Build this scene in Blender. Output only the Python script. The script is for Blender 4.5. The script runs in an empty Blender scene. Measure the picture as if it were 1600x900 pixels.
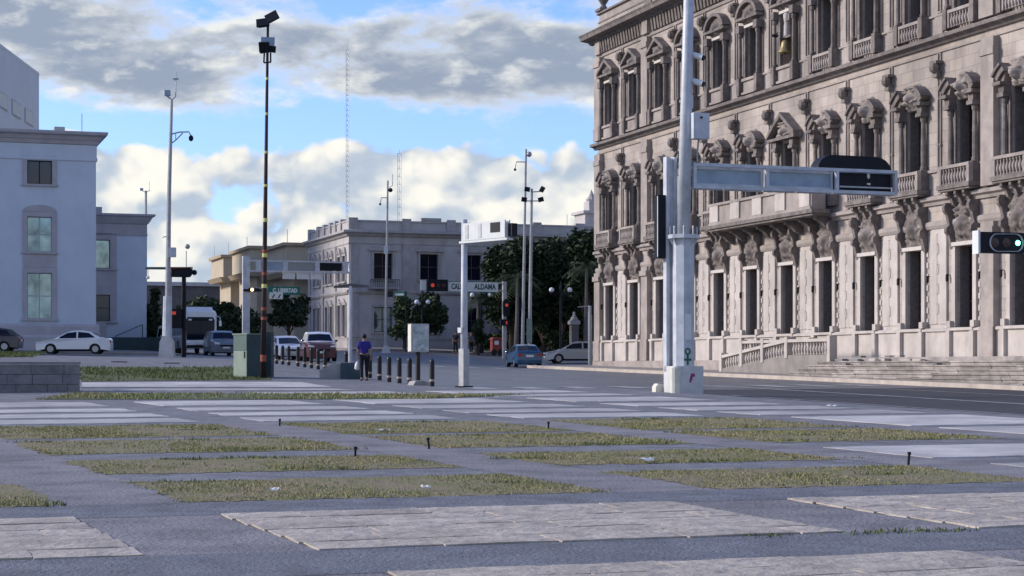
import bpy, math, random
from mathutils import Vector, Matrix
R = math.radians
rng = random.Random(7)
sc = bpy.context.scene
col = sc.collection

# ------------------------------------------------------------------ camera, sky, sun, exposure
FPX = 2850.0      # focal length in pixels of the 1600 px wide photograph
HY = 573.0        # row of the horizon
EYE = 1.6
cam_d = bpy.data.cameras.new('camera'); cam = bpy.data.objects.new('camera', cam_d); col.objects.link(cam)
cam.location = (0, 0, EYE); cam.rotation_euler = (R(90), 0, 0)
cam_d.sensor_width = 36; cam_d.lens = 36 * FPX / 1600
cam_d.shift_y = (HY - 450) / 1600
cam_d.clip_end = 4000; cam_d.clip_start = .2
sc.camera = cam

SUN_AZ = R(-82); SUN_EL = R(24)      # azimuth from +Y towards +X: the light comes from the left
sun_d = bpy.data.lights.new('sun', 'SUN'); sun_d.energy = 2.45; sun_d.angle = R(12); sun_d.color = (1.0, .91, .83)
sun = bpy.data.objects.new('sun', sun_d); col.objects.link(sun)
sdir = Vector((math.sin(SUN_AZ) * math.cos(SUN_EL), math.cos(SUN_AZ) * math.cos(SUN_EL), math.sin(SUN_EL)))
sun.location = sdir * 60
sun.rotation_euler = sdir.to_track_quat('Z', 'Y').to_euler()

w = bpy.data.worlds.new('World'); sc.world = w; w.use_nodes = True
nt = w.node_tree; nt.nodes.clear(); N = nt.nodes; LK = nt.links.new
def nd(t, **k):
    n = N.new(t)
    for a, b in k.items(): setattr(n, a, b)
    return n
def mth(op, a, b=None, c=None, clamp=False):
    n = nd('ShaderNodeMath', operation=op, use_clamp=clamp)
    for i, v in enumerate((a, b, c)):
        if v is None: continue
        if isinstance(v, (int, float)): n.inputs[i].default_value = v
        else: LK(v, n.inputs[i])
    return n.outputs[0]
def sstep(v, lo, hi, out0=0., out1=1.):
    n = nd('ShaderNodeMapRange', interpolation_type='SMOOTHSTEP')
    LK(v, n.inputs['Value'])
    for k_, q in (('From Min', lo), ('From Max', hi), ('To Min', out0), ('To Max', out1)): n.inputs[k_].default_value = q
    return n.outputs['Result']
def cmix(f, a, b):
    n = nd('ShaderNodeMix', data_type='RGBA')
    if isinstance(f, (int, float)): n.inputs['Factor'].default_value = f
    else: LK(f, n.inputs['Factor'])
    for s, v in ((n.inputs[6], a), (n.inputs[7], b)):
        if isinstance(v, tuple): s.default_value = v + (1,)
        else: LK(v, s)
    return n.outputs[2]
sky = nd('ShaderNodeTexSky', sky_type='NISHITA', sun_disc=False)
sky.sun_elevation = SUN_EL; sky.sun_rotation = SUN_AZ; sky.altitude = 1400; sky.air_density = 1.2; sky.dust_density = 1.4; sky.ozone_density = 4.0
tcw = nd('ShaderNodeTexCoord')
nrm = nd('ShaderNodeVectorMath', operation='NORMALIZE'); LK(tcw.outputs['Generated'], nrm.inputs[0])
DIR = nrm.outputs[0]
sp = nd('ShaderNodeSeparateXYZ'); LK(DIR, sp.inputs[0])
V = mth('MULTIPLY', mth('ARCSINE', sp.outputs['Z']), FPX)          # elevation, in photograph pixels above the horizon
U = mth('MULTIPLY', mth('ARCTAN2', sp.outputs['X'], sp.outputs['Y']), FPX)
def noise(scale, zs, off=(0, 0, 0), detail=7, rough=.55, lac=2.0, dist=0.):
    m = nd('ShaderNodeMapping'); LK(DIR, m.inputs[0]); m.inputs['Scale'].default_value = (scale, scale, scale * zs)
    m.inputs['Location'].default_value = off
    n = nd('ShaderNodeTexNoise'); LK(m.outputs[0], n.inputs['Vector'])
    n.inputs['Scale'].default_value = 1; n.inputs['Detail'].default_value = detail
    n.inputs['Roughness'].default_value = rough; n.inputs['Distortion'].default_value = dist
    return n.outputs['Fac']
def blob(u0, v0, ru, rv):
    a = mth('DIVIDE', mth('SUBTRACT', U, u0), ru); b = mth('DIVIDE', mth('SUBTRACT', V, v0), rv)
    return mth('EXPONENT', mth('MULTIPLY', mth('ADD', mth('MULTIPLY', a, a), mth('MULTIPLY', b, b)), -1.))
def puffs(scale, zs, off=(0, 0, 0), det=2.):
    m = nd('ShaderNodeMapping'); LK(WARP, m.inputs[0]); m.inputs['Scale'].default_value = (scale, scale, scale * zs); m.inputs['Location'].default_value = off
    n = nd('ShaderNodeTexVoronoi', feature='F1'); LK(m.outputs[0], n.inputs['Vector'])
    n.inputs['Scale'].default_value = 1; n.inputs['Detail'].default_value = det; n.inputs['Roughness'].default_value = .55;
    return mth('SUBTRACT', .55, n.outputs['Distance'])
# a slightly warped direction so that cloud cells do not look regular
wn = nd('ShaderNodeTexNoise'); LK(DIR, wn.inputs['Vector']); wn.inputs['Scale'].default_value = 16; wn.inputs['Detail'].default_value = 6
wv = nd('ShaderNodeVectorMath', operation='MULTIPLY_ADD'); LK(wn.outputs['Color'], wv.inputs[0]); wv.inputs[1].default_value = (.035, .035, .022); LK(DIR, wv.inputs[2]); WARP = wv.outputs[0]
# high grey cloud sheet
n2 = noise(7, 2.6, (3.1, 1.7, .4), 7, .56, dist=.3)
n2b = noise(22, 2.2, (7.3, 2.2, 5.4), 6, .6)
cov2 = sstep(V, 335, 470, -.34, .27)
for (u0, v0, ru, rv, s) in ((-270, 572, 85, 45, -.42), (-770, 385, 100, 40, -.3), (-480, 455, 300, 70, .14), (-60, 455, 240, 45, .20), (-540, 560, 110, 40, -.04), (330, 590, 90, 60, -.05)):
    cov2 = mth('ADD', cov2, mth('MULTIPLY', blob(u0, v0, ru, rv), s))
cov2 = mth('SUBTRACT', cov2, sstep(V, 700, 1700, 0, .46))
d2 = mth('ADD', mth('ADD', mth('MULTIPLY', mth('SUBTRACT', n2, .5), 1.9), mth('MULTIPLY', mth('SUBTRACT', n2b, .5), .95)), cov2)
a2 = sstep(d2, -.13, .22)
g2 = mth('SUBTRACT', n2b, noise(22, 2.2, (7.3 - .14, 2.2, 5.4 + .3), 4, .5))
lit2 = mth('ADD', sstep(d2, -.04, .38, .85, 0), mth('MULTIPLY', sstep(g2, .0, .22), .8), clamp=True)
c2 = cmix(lit2, (1.65, 1.98, 2.6), (4.4, 4.5, 4.4))
# low bank of cumulus
n1 = noise(11, 1.5, (.6, 4.4, 2.1), 6, .52)
p1_ = puffs(27, 1.25, (1.6, 9.4, 3.3))
cov1 = sstep(V, 270, 410, .56, -.32)
for (u0, v0, ru, rv, s) in ((-590, 330, 95, 45, .26), (-690, 250, 90, 60, .10), (-130, 325, 130, 50, .26), (-330, 300, 80, 45, .18), (60, 290, 100, 50, .12), (-420, 255, 60, 55, -.25), (-20, 395, 200, 28, -.2), (-560, 150, 130, 40, -.12), (-540, 250, 40, 60, -.08)):
    cov1 = mth('ADD', cov1, mth('MULTIPLY', blob(u0, v0, ru, rv), s))
d1 = mth('ADD', mth('ADD', mth('MULTIPLY', mth('SUBTRACT', n1, .5), 1.3), mth('MULTIPLY', p1_, .55)), cov1)
a1 = sstep(d1, -.06, .12)
dif = mth('SUBTRACT', p1_, puffs(27, 1.25, (1.6 - .18, 9.4, 3.3 + .3)))
big = mth('SUBTRACT', n1, noise(11, 1.5, (.6 - .1, 4.4, 2.1 + .3), 3, .45))
lit1 = sstep(mth('ADD', mth('MULTIPLY', dif, .55), mth('MULTIPLY', big, 1.2)), -.24, .27)
lit1 = mth('MULTIPLY', lit1, sstep(V, 60, 260, .7, 1.0))
c1 = cmix(lit1, (2.5, 2.95, 3.55), (5.2, 5.05, 4.6))
blue = nd('ShaderNodeMix', data_type='RGBA', blend_type='MULTIPLY'); blue.inputs['Factor'].default_value = 1
LK(sky.outputs[0], blue.inputs[6]); blue.inputs[7].default_value = (.92, .96, 1.27, 1)
mixed = cmix(a2, cmix(a1, blue.outputs[2], c1), c2)
bg = nd('ShaderNodeBackground'); LK(mixed, bg.inputs['Color']); bg.inputs['Strength'].default_value = .12
w.cycles.sampling_method = 'MANUAL'; w.cycles.sample_map_resolution = 512
wo = nd('ShaderNodeOutputWorld'); LK(bg.outputs[0], wo.inputs['Surface'])

vs = sc.view_settings; vs.view_transform = 'Standard'; vs.look = 'None'; vs.gamma = 1; vs.exposure = 0.72; vs.use_curve_mapping = False
sc.cycles.use_denoising = True
sc.cycles.max_bounces = 4; sc.cycles.transparent_max_bounces = 6

# ------------------------------------------------------------------ materials
MATS = {}
def mat(name, base, rough=.8, var=.0, scale=3., bump=0., bscale=None, metal=0., spec=.4, coords='pos', alt=None, rnd=0., stain=0., brick=None, emit=None, det=5, coat=0., soot=0.):
    """procedural Principled material: noise variation between base and alt, fine bump, optional ashlar joints"""
    m = bpy.data.materials.new(name); m.use_nodes = True; t = m.node_tree; n = t.nodes; l = t.links.new
    p = n['Principled BSDF']
    p.inputs['Roughness'].default_value = rough; p.inputs['Metallic'].default_value = metal
    p.inputs['Specular IOR Level'].default_value = spec
    if coat: p.inputs['Coat Weight'].default_value = coat; p.inputs['Coat Roughness'].default_value = .06
    if coords == 'pos': vec = n.new('ShaderNodeNewGeometry').outputs['Position']
    else: vec = n.new('ShaderNodeTexCoord').outputs['Object']
    def mx(f, a, b, bt='MIX'):
        q = n.new('ShaderNodeMix'); q.data_type = 'RGBA'; q.blend_type = bt
        if isinstance(f, (int, float)): q.inputs['Factor'].default_value = f
        else: l(f, q.inputs['Factor'])
        for s, v in ((q.inputs[6], a), (q.inputs[7], b)):
            if isinstance(v, tuple): s.default_value = tuple(v[:3]) + (1,)
            else: l(v, s)
        return q.outputs[2]
    def nz(sc_, d=5, r=.6, zs=1.):
        mp = n.new('ShaderNodeMapping'); l(vec, mp.inputs[0]); mp.inputs['Scale'].default_value = (sc_, sc_, sc_ * zs)
        q = n.new('ShaderNodeTexNoise'); l(mp.outputs[0], q.inputs['Vector']); q.inputs['Scale'].default_value = 1
        q.inputs['Detail'].default_value = d; q.inputs['Roughness'].default_value = r
        return q.outputs['Fac']
    def ramp(f, lo, hi):
        q = n.new('ShaderNodeMapRange'); l(f, q.inputs['Value']); q.inputs['From Min'].default_value = lo; q.inputs['From Max'].default_value = hi
        return q.outputs['Result']
    c = tuple(base)
    if var or alt:
        b2 = alt if alt else tuple(max(0, x * (1 - var)) for x in base)
        c = mx(ramp(nz(scale, det), .35, .66), tuple(base), tuple(b2))
    if stain:
        dk = tuple(x * .45 for x in base)
        s_ = n.new('ShaderNodeMath'); s_.operation = 'MULTIPLY'; l(ramp(nz(1.1, 6, .62, .28), .50, .74), s_.inputs[0]); s_.inputs[1].default_value = stain
        c = mx(s_.outputs[0], c, dk)
    if soot:
        s_ = n.new('ShaderNodeMath'); s_.operation = 'MULTIPLY'; l(ramp(nz(.16, 7, .6, .8), .44, .66), s_.inputs[0]); s_.inputs[1].default_value = soot
        c = mx(s_.outputs[0], c, tuple(x * .42 for x in base))
    if rnd:
        oi = n.new('ShaderNodeObjectInfo'); q = n.new('ShaderNodeMapRange'); l(oi.outputs['Random'], q.inputs['Value'])
        q.inputs['To Min'].default_value = 1 - rnd; q.inputs['To Max'].default_value = 1 + rnd * .6
        cc = n.new('ShaderNodeCombineXYZ')
        for i in range(3): l(q.outputs[0], cc.inputs[i])
        c = mx(1., c, cc.outputs[0], 'MULTIPLY')
    h = None
    if brick:
        bw, bh, ax = brick
        s3 = n.new('ShaderNodeSeparateXYZ'); l(n.new('ShaderNodeTexCoord').outputs['Object'], s3.inputs[0])
        cx = n.new('ShaderNodeCombineXYZ'); l(s3.outputs[ax], cx.inputs[0]); l(s3.outputs[2], cx.inputs[1])
        bt = n.new('ShaderNodeTexBrick'); l(cx.outputs[0], bt.inputs['Vector'])
        bt.inputs['Scale'].default_value = 1; bt.inputs['Brick Width'].default_value = bw; bt.inputs['Row Height'].default_value = bh
        bt.inputs['Mortar Size'].default_value = .012; bt.inputs['Mortar Smooth'].default_value = .2
        bt.inputs['Color1'].default_value = (1.06, 1.04, 1.0, 1); bt.inputs['Color2'].default_value = (.86, .84, .84, 1); bt.inputs['Mortar'].default_value = (.62, .58, .55, 1)
        c = mx(1., c, bt.outputs['Color'], 'MULTIPLY'); h = bt.outputs['Fac']
    if isinstance(c, tuple): p.inputs['Base Color'].default_value = c + (1,)
    else: l(c, p.inputs['Base Color'])
    if bump:
        b = n.new('ShaderNodeBump'); b.inputs['Strength'].default_value = min(1, bump); b.inputs['Distance'].default_value = .03
        l(nz(bscale or scale * 6, 4), b.inputs['Height']); l(b.outputs[0], p.inputs['Normal'])
    if emit:
        p.inputs['Emission Color'].default_value = tuple(emit[:3]) + (1,); p.inputs['Emission Strength'].default_value = emit[3]
    MATS[name] = m
    return m
mat('fresh_asphalt', (.050, .052, .060), .7, alt=(.066, .067, .074), scale=.4, bump=.5, bscale=22, stain=.25)
mat('asphalt', (.13, .133, .142), .48, alt=(.175, .175, .182), scale=.35, bump=.5, bscale=22, spec=.45, stain=.3)
mat('road_paint', (.46, .46, .45), .6, alt=(.2, .2, .205), scale=2.4, det=8)
mat('plaza_paving', (.255, .258, .275), .78, alt=(.168, .17, .184), scale=2.3, bump=1., bscale=24, det=10, spec=.3, stain=.75, soot=.35)
mat('path_paving', (.285, .268, .275), .78, alt=(.20, .188, .196), scale=1.1, bump=1., bscale=20, det=10, spec=.3, stain=.75, soot=.3)
mat('band_paving', (.20, .207, .228), .78, alt=(.14, .146, .164), scale=2.8, bump=1., bscale=24, det=10, spec=.3, stain=.6)
mat('step_stone', (.40, .36, .33), .9, alt=(.24, .215, .20), scale=1.8, bump=.6, bscale=10, rnd=.32, stain=.6)
mat('paver_stone', (.52, .46, .385), .88, alt=(.34, .30, .26), scale=3.4, bump=1., bscale=9, rnd=.10, stain=.45, det=8)
mat('panel_concrete', (.56, .54, .51), .8, alt=(.34, .33, .325), scale=.55, bump=.4, bscale=16, rnd=.16, stain=.45, det=9)
mat('kerb_stone', (.52, .45, .38), .85, var=.25, scale=2, bump=.3)
mat('sidewalk', (.30, .27, .245), .85, alt=(.22, .2, .185), scale=1.4, bump=.4, bscale=12, stain=.4)
mat('soil', (.24, .19, .125), .95, alt=(.17, .17, .07), scale=2.2, bump=.8, bscale=18)
mat('grass_blade', (.21, .235, .08), .8, alt=(.40, .335, .185), scale=.9, spec=.2)
mat('weed_blade', (.10, .14, .045), .8, alt=(.15, .17, .06), scale=3, spec=.2)
mat('lawn', (.07, .10, .03), .9, alt=(.085, .10, .04), scale=1.6, bump=.6, bscale=14)
mat('block_stone', (.24, .235, .235), .9, alt=(.17, .165, .17), scale=3, bump=.8, bscale=10, rnd=.14, stain=.4)
mat('palace_ashlar', (.49, .435, .39), .88, alt=(.39, .345, .31), scale=.9, bump=.35, bscale=9, stain=.7, soot=.5, brick=(.95, .48, 0))
mat('palace_stone', (.43, .375, .335), .88, alt=(.31, .27, .245), scale=1.5, bump=.4, bscale=9, stain=.7, soot=.55)
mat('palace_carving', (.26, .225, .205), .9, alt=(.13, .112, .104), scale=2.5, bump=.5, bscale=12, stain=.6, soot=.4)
mat('palace_plinth', (.58, .525, .475), .85, alt=(.46, .415, .375), scale=1.2, bump=.3, bscale=9, stain=.5, soot=.3)
mat('lintel_stone', (.60, .55, .50), .85, var=.15, scale=2)
mat('dark_glass', (.008, .012, .024), .08, spec=.2)
mat('blue_glass', (.02, .04, .062), .06, spec=.6)
mat('pale_glass', (.30, .43, .48), .05, metal=.75, alt=(.12, .18, .21), scale=.7)
mat('shutter_wood', (.16, .15, .15), .7, var=.3, scale=6)
mat('window_wood', (.10, .075, .06), .7, var=.3, scale=6)
mat('interior_card', (.20, .15, .11), .8, var=.4, scale=1.5)
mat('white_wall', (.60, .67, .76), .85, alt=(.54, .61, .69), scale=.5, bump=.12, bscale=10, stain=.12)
mat('wall_trim', (.47, .46, .485), .85, alt=(.40, .39, .41), scale=1.2, bump=.2, stain=.2)
mat('modern_wall', (.60, .62, .65), .8, var=.08, scale=.4)
mat('grey_stucco', (.52, .49, .475), .88, alt=(.43, .405, .395), scale=.7, bump=.25, bscale=8, stain=.38)
mat('grey_trim', (.47, .44, .42), .88, alt=(.36, .335, .32), scale=1.2, bump=.25, stain=.5)
mat('beige_wall', (.50, .43, .32), .85, var=.12, scale=.5, stain=.15)
mat('beige_cornice', (.42, .33, .22), .85, var=.2, scale=1)
mat('dark_facade', (.13, .12, .12), .8, var=.3, scale=.6)
mat('pole_paint', (.58, .61, .65), .45, alt=(.42, .45, .49), scale=2.5, spec=.5, stain=.6, det=9)
mat('galvanised', (.42, .43, .45), .45, var=.22, scale=5, metal=.35, spec=.5)
mat('dark_metal', (.010, .012, .020), .5, var=.3, scale=4, spec=.2)
mat('tall_pole_paint', (.022, .016, .022), .6, alt=(.045, .026, .026), scale=2, spec=.3)
mat('orange_band', (.34, .085, .045), .6, var=.35, scale=8)
mat('yellow_band', (.72, .68, .22), .5, var=.2, scale=8)
mat('bollard_black', (.010, .011, .016), .5, var=.3, scale=5)
mat('bollard_band', (.55, .42, .30), .6, var=.4, scale=12)
mat('cabinet_green', (.09, .155, .13), .65, alt=(.07, .12, .115), scale=2, stain=.4)
mat('cabinet_pale', (.27, .34, .28), .7, var=.2, scale=2, stain=.3)
mat('planter_teal', (.055, .095, .105), .8, var=.25, scale=3)
mat('concrete', (.36, .35, .34), .9, var=.25, scale=2, bump=.3, stain=.3)
mat('white_concrete', (.64, .63, .61), .8, alt=(.52, .52, .52), scale=3, stain=.25)
mat('cream_paint', (.72, .70, .60), .7, var=.15, scale=5)
mat('sign_white', (.68, .70, .68), .5, var=.1, scale=4)
mat('sign_green', (.012, .16, .12), .45, var=.2, scale=3)
mat('sign_letters', (.01, .085, .065), .5)
mat('letters_white', (.62, .68, .64), .5)
mat('poster', (.26, .31, .32), .6, alt=(.58, .62, .60), scale=4.5, det=3)
mat('screen_face', (.30, .40, .50), .35, alt=(.20, .28, .37), scale=1.6, spec=.5)
mat('lamp_green', (.02, .35, .2), .3, emit=(.15, 1., .55, 4))
mat('lamp_red', (.5, .06, .04), .3, emit=(1., .10, .05, .16))
mat('lamp_amber', (.6, .3, .1), .3, emit=(1., .62, .25, 3))
mat('lamp_off', (.05, .02, .02), .3)
mat('globe_glass', (.74, .75, .76), .25, spec=.5)
mat('paint_white', (.74, .75, .77), .28, coat=.6)
mat('paint_silver', (.40, .43, .45), .3, metal=.35, coat=.6)
mat('paint_blue', (.010, .075, .17), .28, metal=.2, coat=.7)
mat('paint_dark', (.035, .04, .05), .3, coat=.6)
mat('paint_red', (.10, .03, .03), .3, coat=.6)
mat('paint_grey', (.17, .20, .23), .3, metal=.2, coat=.6)
mat('tyre', (.014, .014, .015), .85)
mat('rim', (.36, .37, .39), .35, metal=.7)
mat('headlight', (.75, .77, .78), .12, spec=.7)
mat('taillight', (.32, .02, .02), .25)
mat('plate', (.66, .67, .66), .6)
mat('bark', (.10, .075, .055), .95, var=.35, scale=5, bump=.6)
mat('leaf_dark', (.022, .040, .020), .7, alt=(.04, .065, .028), scale=.8, spec=.25)
mat('leaf_mid', (.035, .065, .028), .7, alt=(.07, .10, .04), scale=.9, spec=.25)
mat('leaf_palm', (.03, .05, .02), .65, alt=(.065, .075, .03), scale=1, spec=.3)
mat('skin', (.35, .20, .14), .6)
mat('shirt_blue', (.03, .025, .23), .85, var=.25, scale=9)
mat('cloth_dark', (.014, .014, .022), .9, var=.3, scale=9)
mat('cloth_grey', (.10, .10, .12), .9, var=.3, scale=9)
mat('hair', (.012, .010, .010), .7)
mat('bag_plastic', (.70, .71, .72), .4)
mat('graffiti_green', (.01, .12, .06), .6)
mat('graffiti_pink', (.30, .03, .14), .6)
mat('bronze', (.34, .27, .13), .45, metal=.5, var=.4, scale=6)
mat('statue_stone', (.50, .47, .44), .85, var=.2, scale=4)
mat('red_cart', (.26, .045, .035), .6, var=.2, scale=3)
mat('paper', (.70, .70, .68), .7)
# ------------------------------------------------------------------ helpers
class MB:
    def __init__(s): s.v = []; s.f = []
    def add(s, vs, fs):
        o = len(s.v); s.v += [tuple(p) for p in vs]; s.f += [tuple(i + o for i in q) for q in fs]; return s
    def box(s, x0, x1, y0, y1, z0, z1):
        return s.add([(x0, y0, z0), (x1, y0, z0), (x1, y1, z0), (x0, y1, z0), (x0, y0, z1), (x1, y0, z1), (x1, y1, z1), (x0, y1, z1)],
                     [(0, 3, 2, 1), (4, 5, 6, 7), (0, 1, 5, 4), (1, 2, 6, 5), (2, 3, 7, 6), (3, 0, 4, 7)])
    def prism(s, poly, axis, a, b):
        """poly: 2D points; axis 'y' extrudes (x,z) points along y, 'x' extrudes (y,z) points, 'z' extrudes (x,y)"""
        n = len(poly)
        def P(p, t): return {'y': (p[0], t, p[1]), 'x': (t, p[0], p[1]), 'z': (p[0], p[1], t)}[axis]
        vs = [P(p, a) for p in poly] + [P(p, b) for p in poly]
        fs = [tuple(range(n)), tuple(range(2 * n - 1, n - 1, -1))] + [(i, i + n, (i + 1) % n + n, (i + 1) % n) for i in range(n)]
        return s.add(vs, fs)
    def tube(s, pts, rad, n=8, cap=True):
        pts = [Vector(p) for p in pts]; k = len(pts)
        if isinstance(rad, (int, float)): rad = [rad] * k
        vs = []; up0 = None
        for i, p in enumerate(pts):
            d = (pts[min(i + 1, k - 1)] - pts[max(i - 1, 0)]).normalized()
            a = d.orthogonal().normalized() if up0 is None else (up0 - d * up0.dot(d)).normalized()
            up0 = a; b = d.cross(a)
            vs += [p + (a * math.cos(2 * math.pi * j / n) + b * math.sin(2 * math.pi * j / n)) * rad[i] for j in range(n)]
        fs = [(i * n + j, i * n + (j + 1) % n, (i + 1) * n + (j + 1) % n, (i + 1) * n + j) for i in range(k - 1) for j in range(n)]
        if cap: fs += [tuple(range(n - 1, -1, -1)), tuple(range((k - 1) * n, k * n))]
        return s.add(vs, fs)
    def lathe(s, prof, n=12, c=(0, 0, 0)):
        vs = []
        for r, z in prof: vs += [(c[0] + r * math.cos(2 * math.pi * j / n), c[1] + r * math.sin(2 * math.pi * j / n), c[2] + z) for j in range(n)]
        k = len(prof)
        fs = [(i * n + j, i * n + (j + 1) % n, (i + 1) * n + (j + 1) % n, (i + 1) * n + j) for i in range(k - 1) for j in range(n)]
        fs += [tuple(range(n - 1, -1, -1)), tuple(range((k - 1) * n, k * n))]
        return s.add(vs, fs)
    def ball(s, c, r, n=12, m=8, sq=(1, 1, 1)):
        prof = []
        vs = []
        for i in range(m + 1):
            t = math.pi * i / m
            for j in range(n):
                q = 2 * math.pi * j / n
                vs.append((c[0] + r * sq[0] * math.sin(t) * math.cos(q), c[1] + r * sq[1] * math.sin(t) * math.sin(q), c[2] - r * sq[2] * math.cos(t)))
        fs = [(i * n + j, i * n + (j + 1) % n, (i + 1) * n + (j + 1) % n, (i + 1) * n + j) for i in range(m) for j in range(n)]
        return s.add(vs, fs)
    def quad(s, a, b, c, d): return s.add([a, b, c, d], [(0, 1, 2, 3)])
    def mesh(s, name, m, smooth=False):
        me = bpy.data.meshes.new(name); me.from_pydata(s.v, [], s.f); me.update()
        if m: me.materials.append(MATS[m])
        if smooth: me.polygons.foreach_set('use_smooth', [True] * len(me.polygons))
        return me
    def build(s, name, m, parent=None, loc=None, rz=0, smooth=False):
        return link(name, s.mesh(name, m, smooth), parent, loc, rz)
def link(name, me, parent=None, loc=None, rz=0):
    o = bpy.data.objects.new(name, me); col.objects.link(o)
    if parent: o.parent = parent
    if loc is not None: o.location = loc
    if rz: o.rotation_euler = (0, 0, rz)
    return o
def tag(o, label=None, cat=None, group=None, kind=None):
    for k_, v in (('label', label), ('category', cat), ('group', group), ('kind', kind)):
        if v: o[k_] = v
    return o
def thing(name, label, cat, loc=(0, 0, 0), rz=0, group=None):
    o = bpy.data.objects.new(name, None); col.objects.link(o); o.location = loc; o.rotation_euler = (0, 0, rz); o.empty_display_size = .3
    return tag(o, label, cat, group)
def box(name, m, parent, *a): return MB().box(*a).build(name, m, parent)
def copy_tree(o, parent=None):
    c = o.copy(); col.objects.link(c)
    if parent: c.parent = parent
    for ch in list(o.children): copy_tree(ch, c)
    return c
def text(name, s, size, m, parent, loc, rot, sx=1.):
    cu = bpy.data.curves.new(name, 'FONT'); cu.body = s; cu.size = size; cu.extrude = .004; cu.offset = .018; cu.align_x = 'CENTER'; cu.align_y = 'CENTER'; cu.resolution_u = 3
    t = bpy.data.objects.new('tmp', cu); col.objects.link(t)
    bpy.context.view_layer.update()
    me = bpy.data.meshes.new_from_object(t.evaluated_get(bpy.context.evaluated_depsgraph_get()))
    bpy.data.objects.remove(t); me.materials.clear(); me.materials.append(MATS[m])
    o = link(name, me, parent, loc); o.rotation_euler = rot; o.scale = (sx, 1, 1)
    return o
def sm(x, a, b):
    t = min(max((x - a) / (b - a), 0), 1); return t * t * (3 - 2 * t)
def gz(X, Y):
    """height of the paved ground: rises gently away from the camera and a little to the far left"""
    d = max(0, -X)
    return .0145 * min(Y, 230) + (.037 * min(d, 12) + .023 * min(max(d - 12, 0), 50)) * sm(Y, 55, 90) + .018 * max(0, min(Y, 160) - 120) * sm(X, -24, -8)
def at(px, py, Y): return Vector(((px - 800) / FPX * Y, Y, EYE + (HY - py) / FPX * Y))
def gpx(px, Y, dz=0.):
    X = (px - 800) / FPX * Y; return Vector((X, Y, gz(X, Y) + dz))
def G(px, py):
    Y = 4.
    while Y < 300:
        if EYE + (HY - py) / FPX * Y < gz((px - 800) / FPX * Y, Y): break
        Y += .04
    return ((px - 800) / FPX * Y, Y)
TH = math.atan2(972, FPX); CA, SA = math.cos(TH), math.sin(TH)
RF = TH                     # heading of frontages that face the camera
RP = TH - math.pi / 2       # heading of the palace facade
def ab(a, b): return (a * CA - b * SA, a * SA + b * CA)      # street grid (a across, b along) to world
def toab(X, Y): return (X * CA + Y * SA, -X * SA + Y * CA)
def pg(A, B):
    """plaza panel grid, a touch off the street grid"""
    a = A - .08 * (B - 13.5); return ab(a, B - .04 * (a - 3))
def patch(name, m, P00, P10, P11, P01, dz=0., n=1, k=1, thick=0., parent=None, rag=0.):
    """a sheet draped on the ground between four plan corners, optionally with a skirt"""
    mb = MB()
    g = []
    for j in range(k + 1):
        for i in range(n + 1):
            s, t = i / n, j / k
            X = (P00[0] * (1 - s) + P10[0] * s) * (1 - t) + (P01[0] * (1 - s) + P11[0] * s) * t
            Y = (P00[1] * (1 - s) + P10[1] * s) * (1 - t) + (P01[1] * (1 - s) + P11[1] * s) * t
            if rag and (i in (0, n) or j in (0, k)): X += rng.uniform(-rag, rag); Y += rng.uniform(-rag, rag)
            g.append((X, Y, gz(X, Y) + dz))
    fs = [(j * (n + 1) + i, j * (n + 1) + i + 1, (j + 1) * (n + 1) + i + 1, (j + 1) * (n + 1) + i) for j in range(k) for i in range(n)]
    mb.add(g, fs)
    if thick:
        ring = [i for i in range(n + 1)] + [j * (n + 1) + n for j in range(1, k + 1)] + [k * (n + 1) + i for i in range(n - 1, -1, -1)] + [j * (n + 1) for j in range(k - 1, 0, -1)]
        o = len(mb.v); mb.v += [(g[i][0], g[i][1], g[i][2] - thick) for i in ring]
        q = len(ring); mb.f += [(ring[i], o + i, o + (i + 1) % q, ring[(i + 1) % q]) for i in range(q)]
    return mb.build(name, m, parent)
def structure(o): o['kind'] = 'structure'; return o

# ------------------------------------------------------------------ ground, road, plaza
ys = [-900, -400, -150, -60, -20, 0, 10, 20, 30, 40, 50] + [55 + 3 * i for i in range(60)] + [250, 300, 400, 600, 1000, 1600]
xs = [-900, -500, -300, -200, -140, -100] + [-80 + 3.2 * i for i in range(51)] + [100, 140, 200, 300, 500, 900]
mb = MB(); mb.v = [(x, y, gz(x, y) - .13) for y in ys for x in xs]; nx = len(xs)
mb.f = [(j * nx + i, j * nx + i + 1, (j + 1) * nx + i + 1, (j + 1) * nx + i) for j in range(len(ys) - 1) for i in range(nx - 1)]
structure(mb.build('road', 'asphalt'))
plaza = structure(patch('plaza', 'plaza_paving', ab(-70, -25), ab(22.7, -25), ab(22.9, 57), ab(-70, 57), 0, 30, 24, .14))
structure(patch('pavement', 'plaza_paving', ab(-60, 57.004), ab(17.9, 57.004), ab(17.9, 104), ab(-60, 104), .0, 40, 30, .14))
structure(patch('pavement', 'sidewalk', ab(36.6, 18), ab(44, 18), ab(44, 107.8), ab(38.2, 107.8), .02, 3, 50, .15))
structure(patch('pavement', 'sidewalk', ab(36.0, 143), ab(84, 143), ab(84, 166), ab(36.0, 166), .02, 24, 8, .15))
structure(patch('pavement', 'sidewalk', ab(-60, 122.5), ab(18.6, 122.5), ab(18.6, 142), ab(-60, 142), .02, 30, 8, .15))
structure(patch('pavement', 'sidewalk', ab(33.5, 166.5), ab(60, 166.5), ab(60, 250), ab(33.5, 250), .02, 6, 30, .15))
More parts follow.
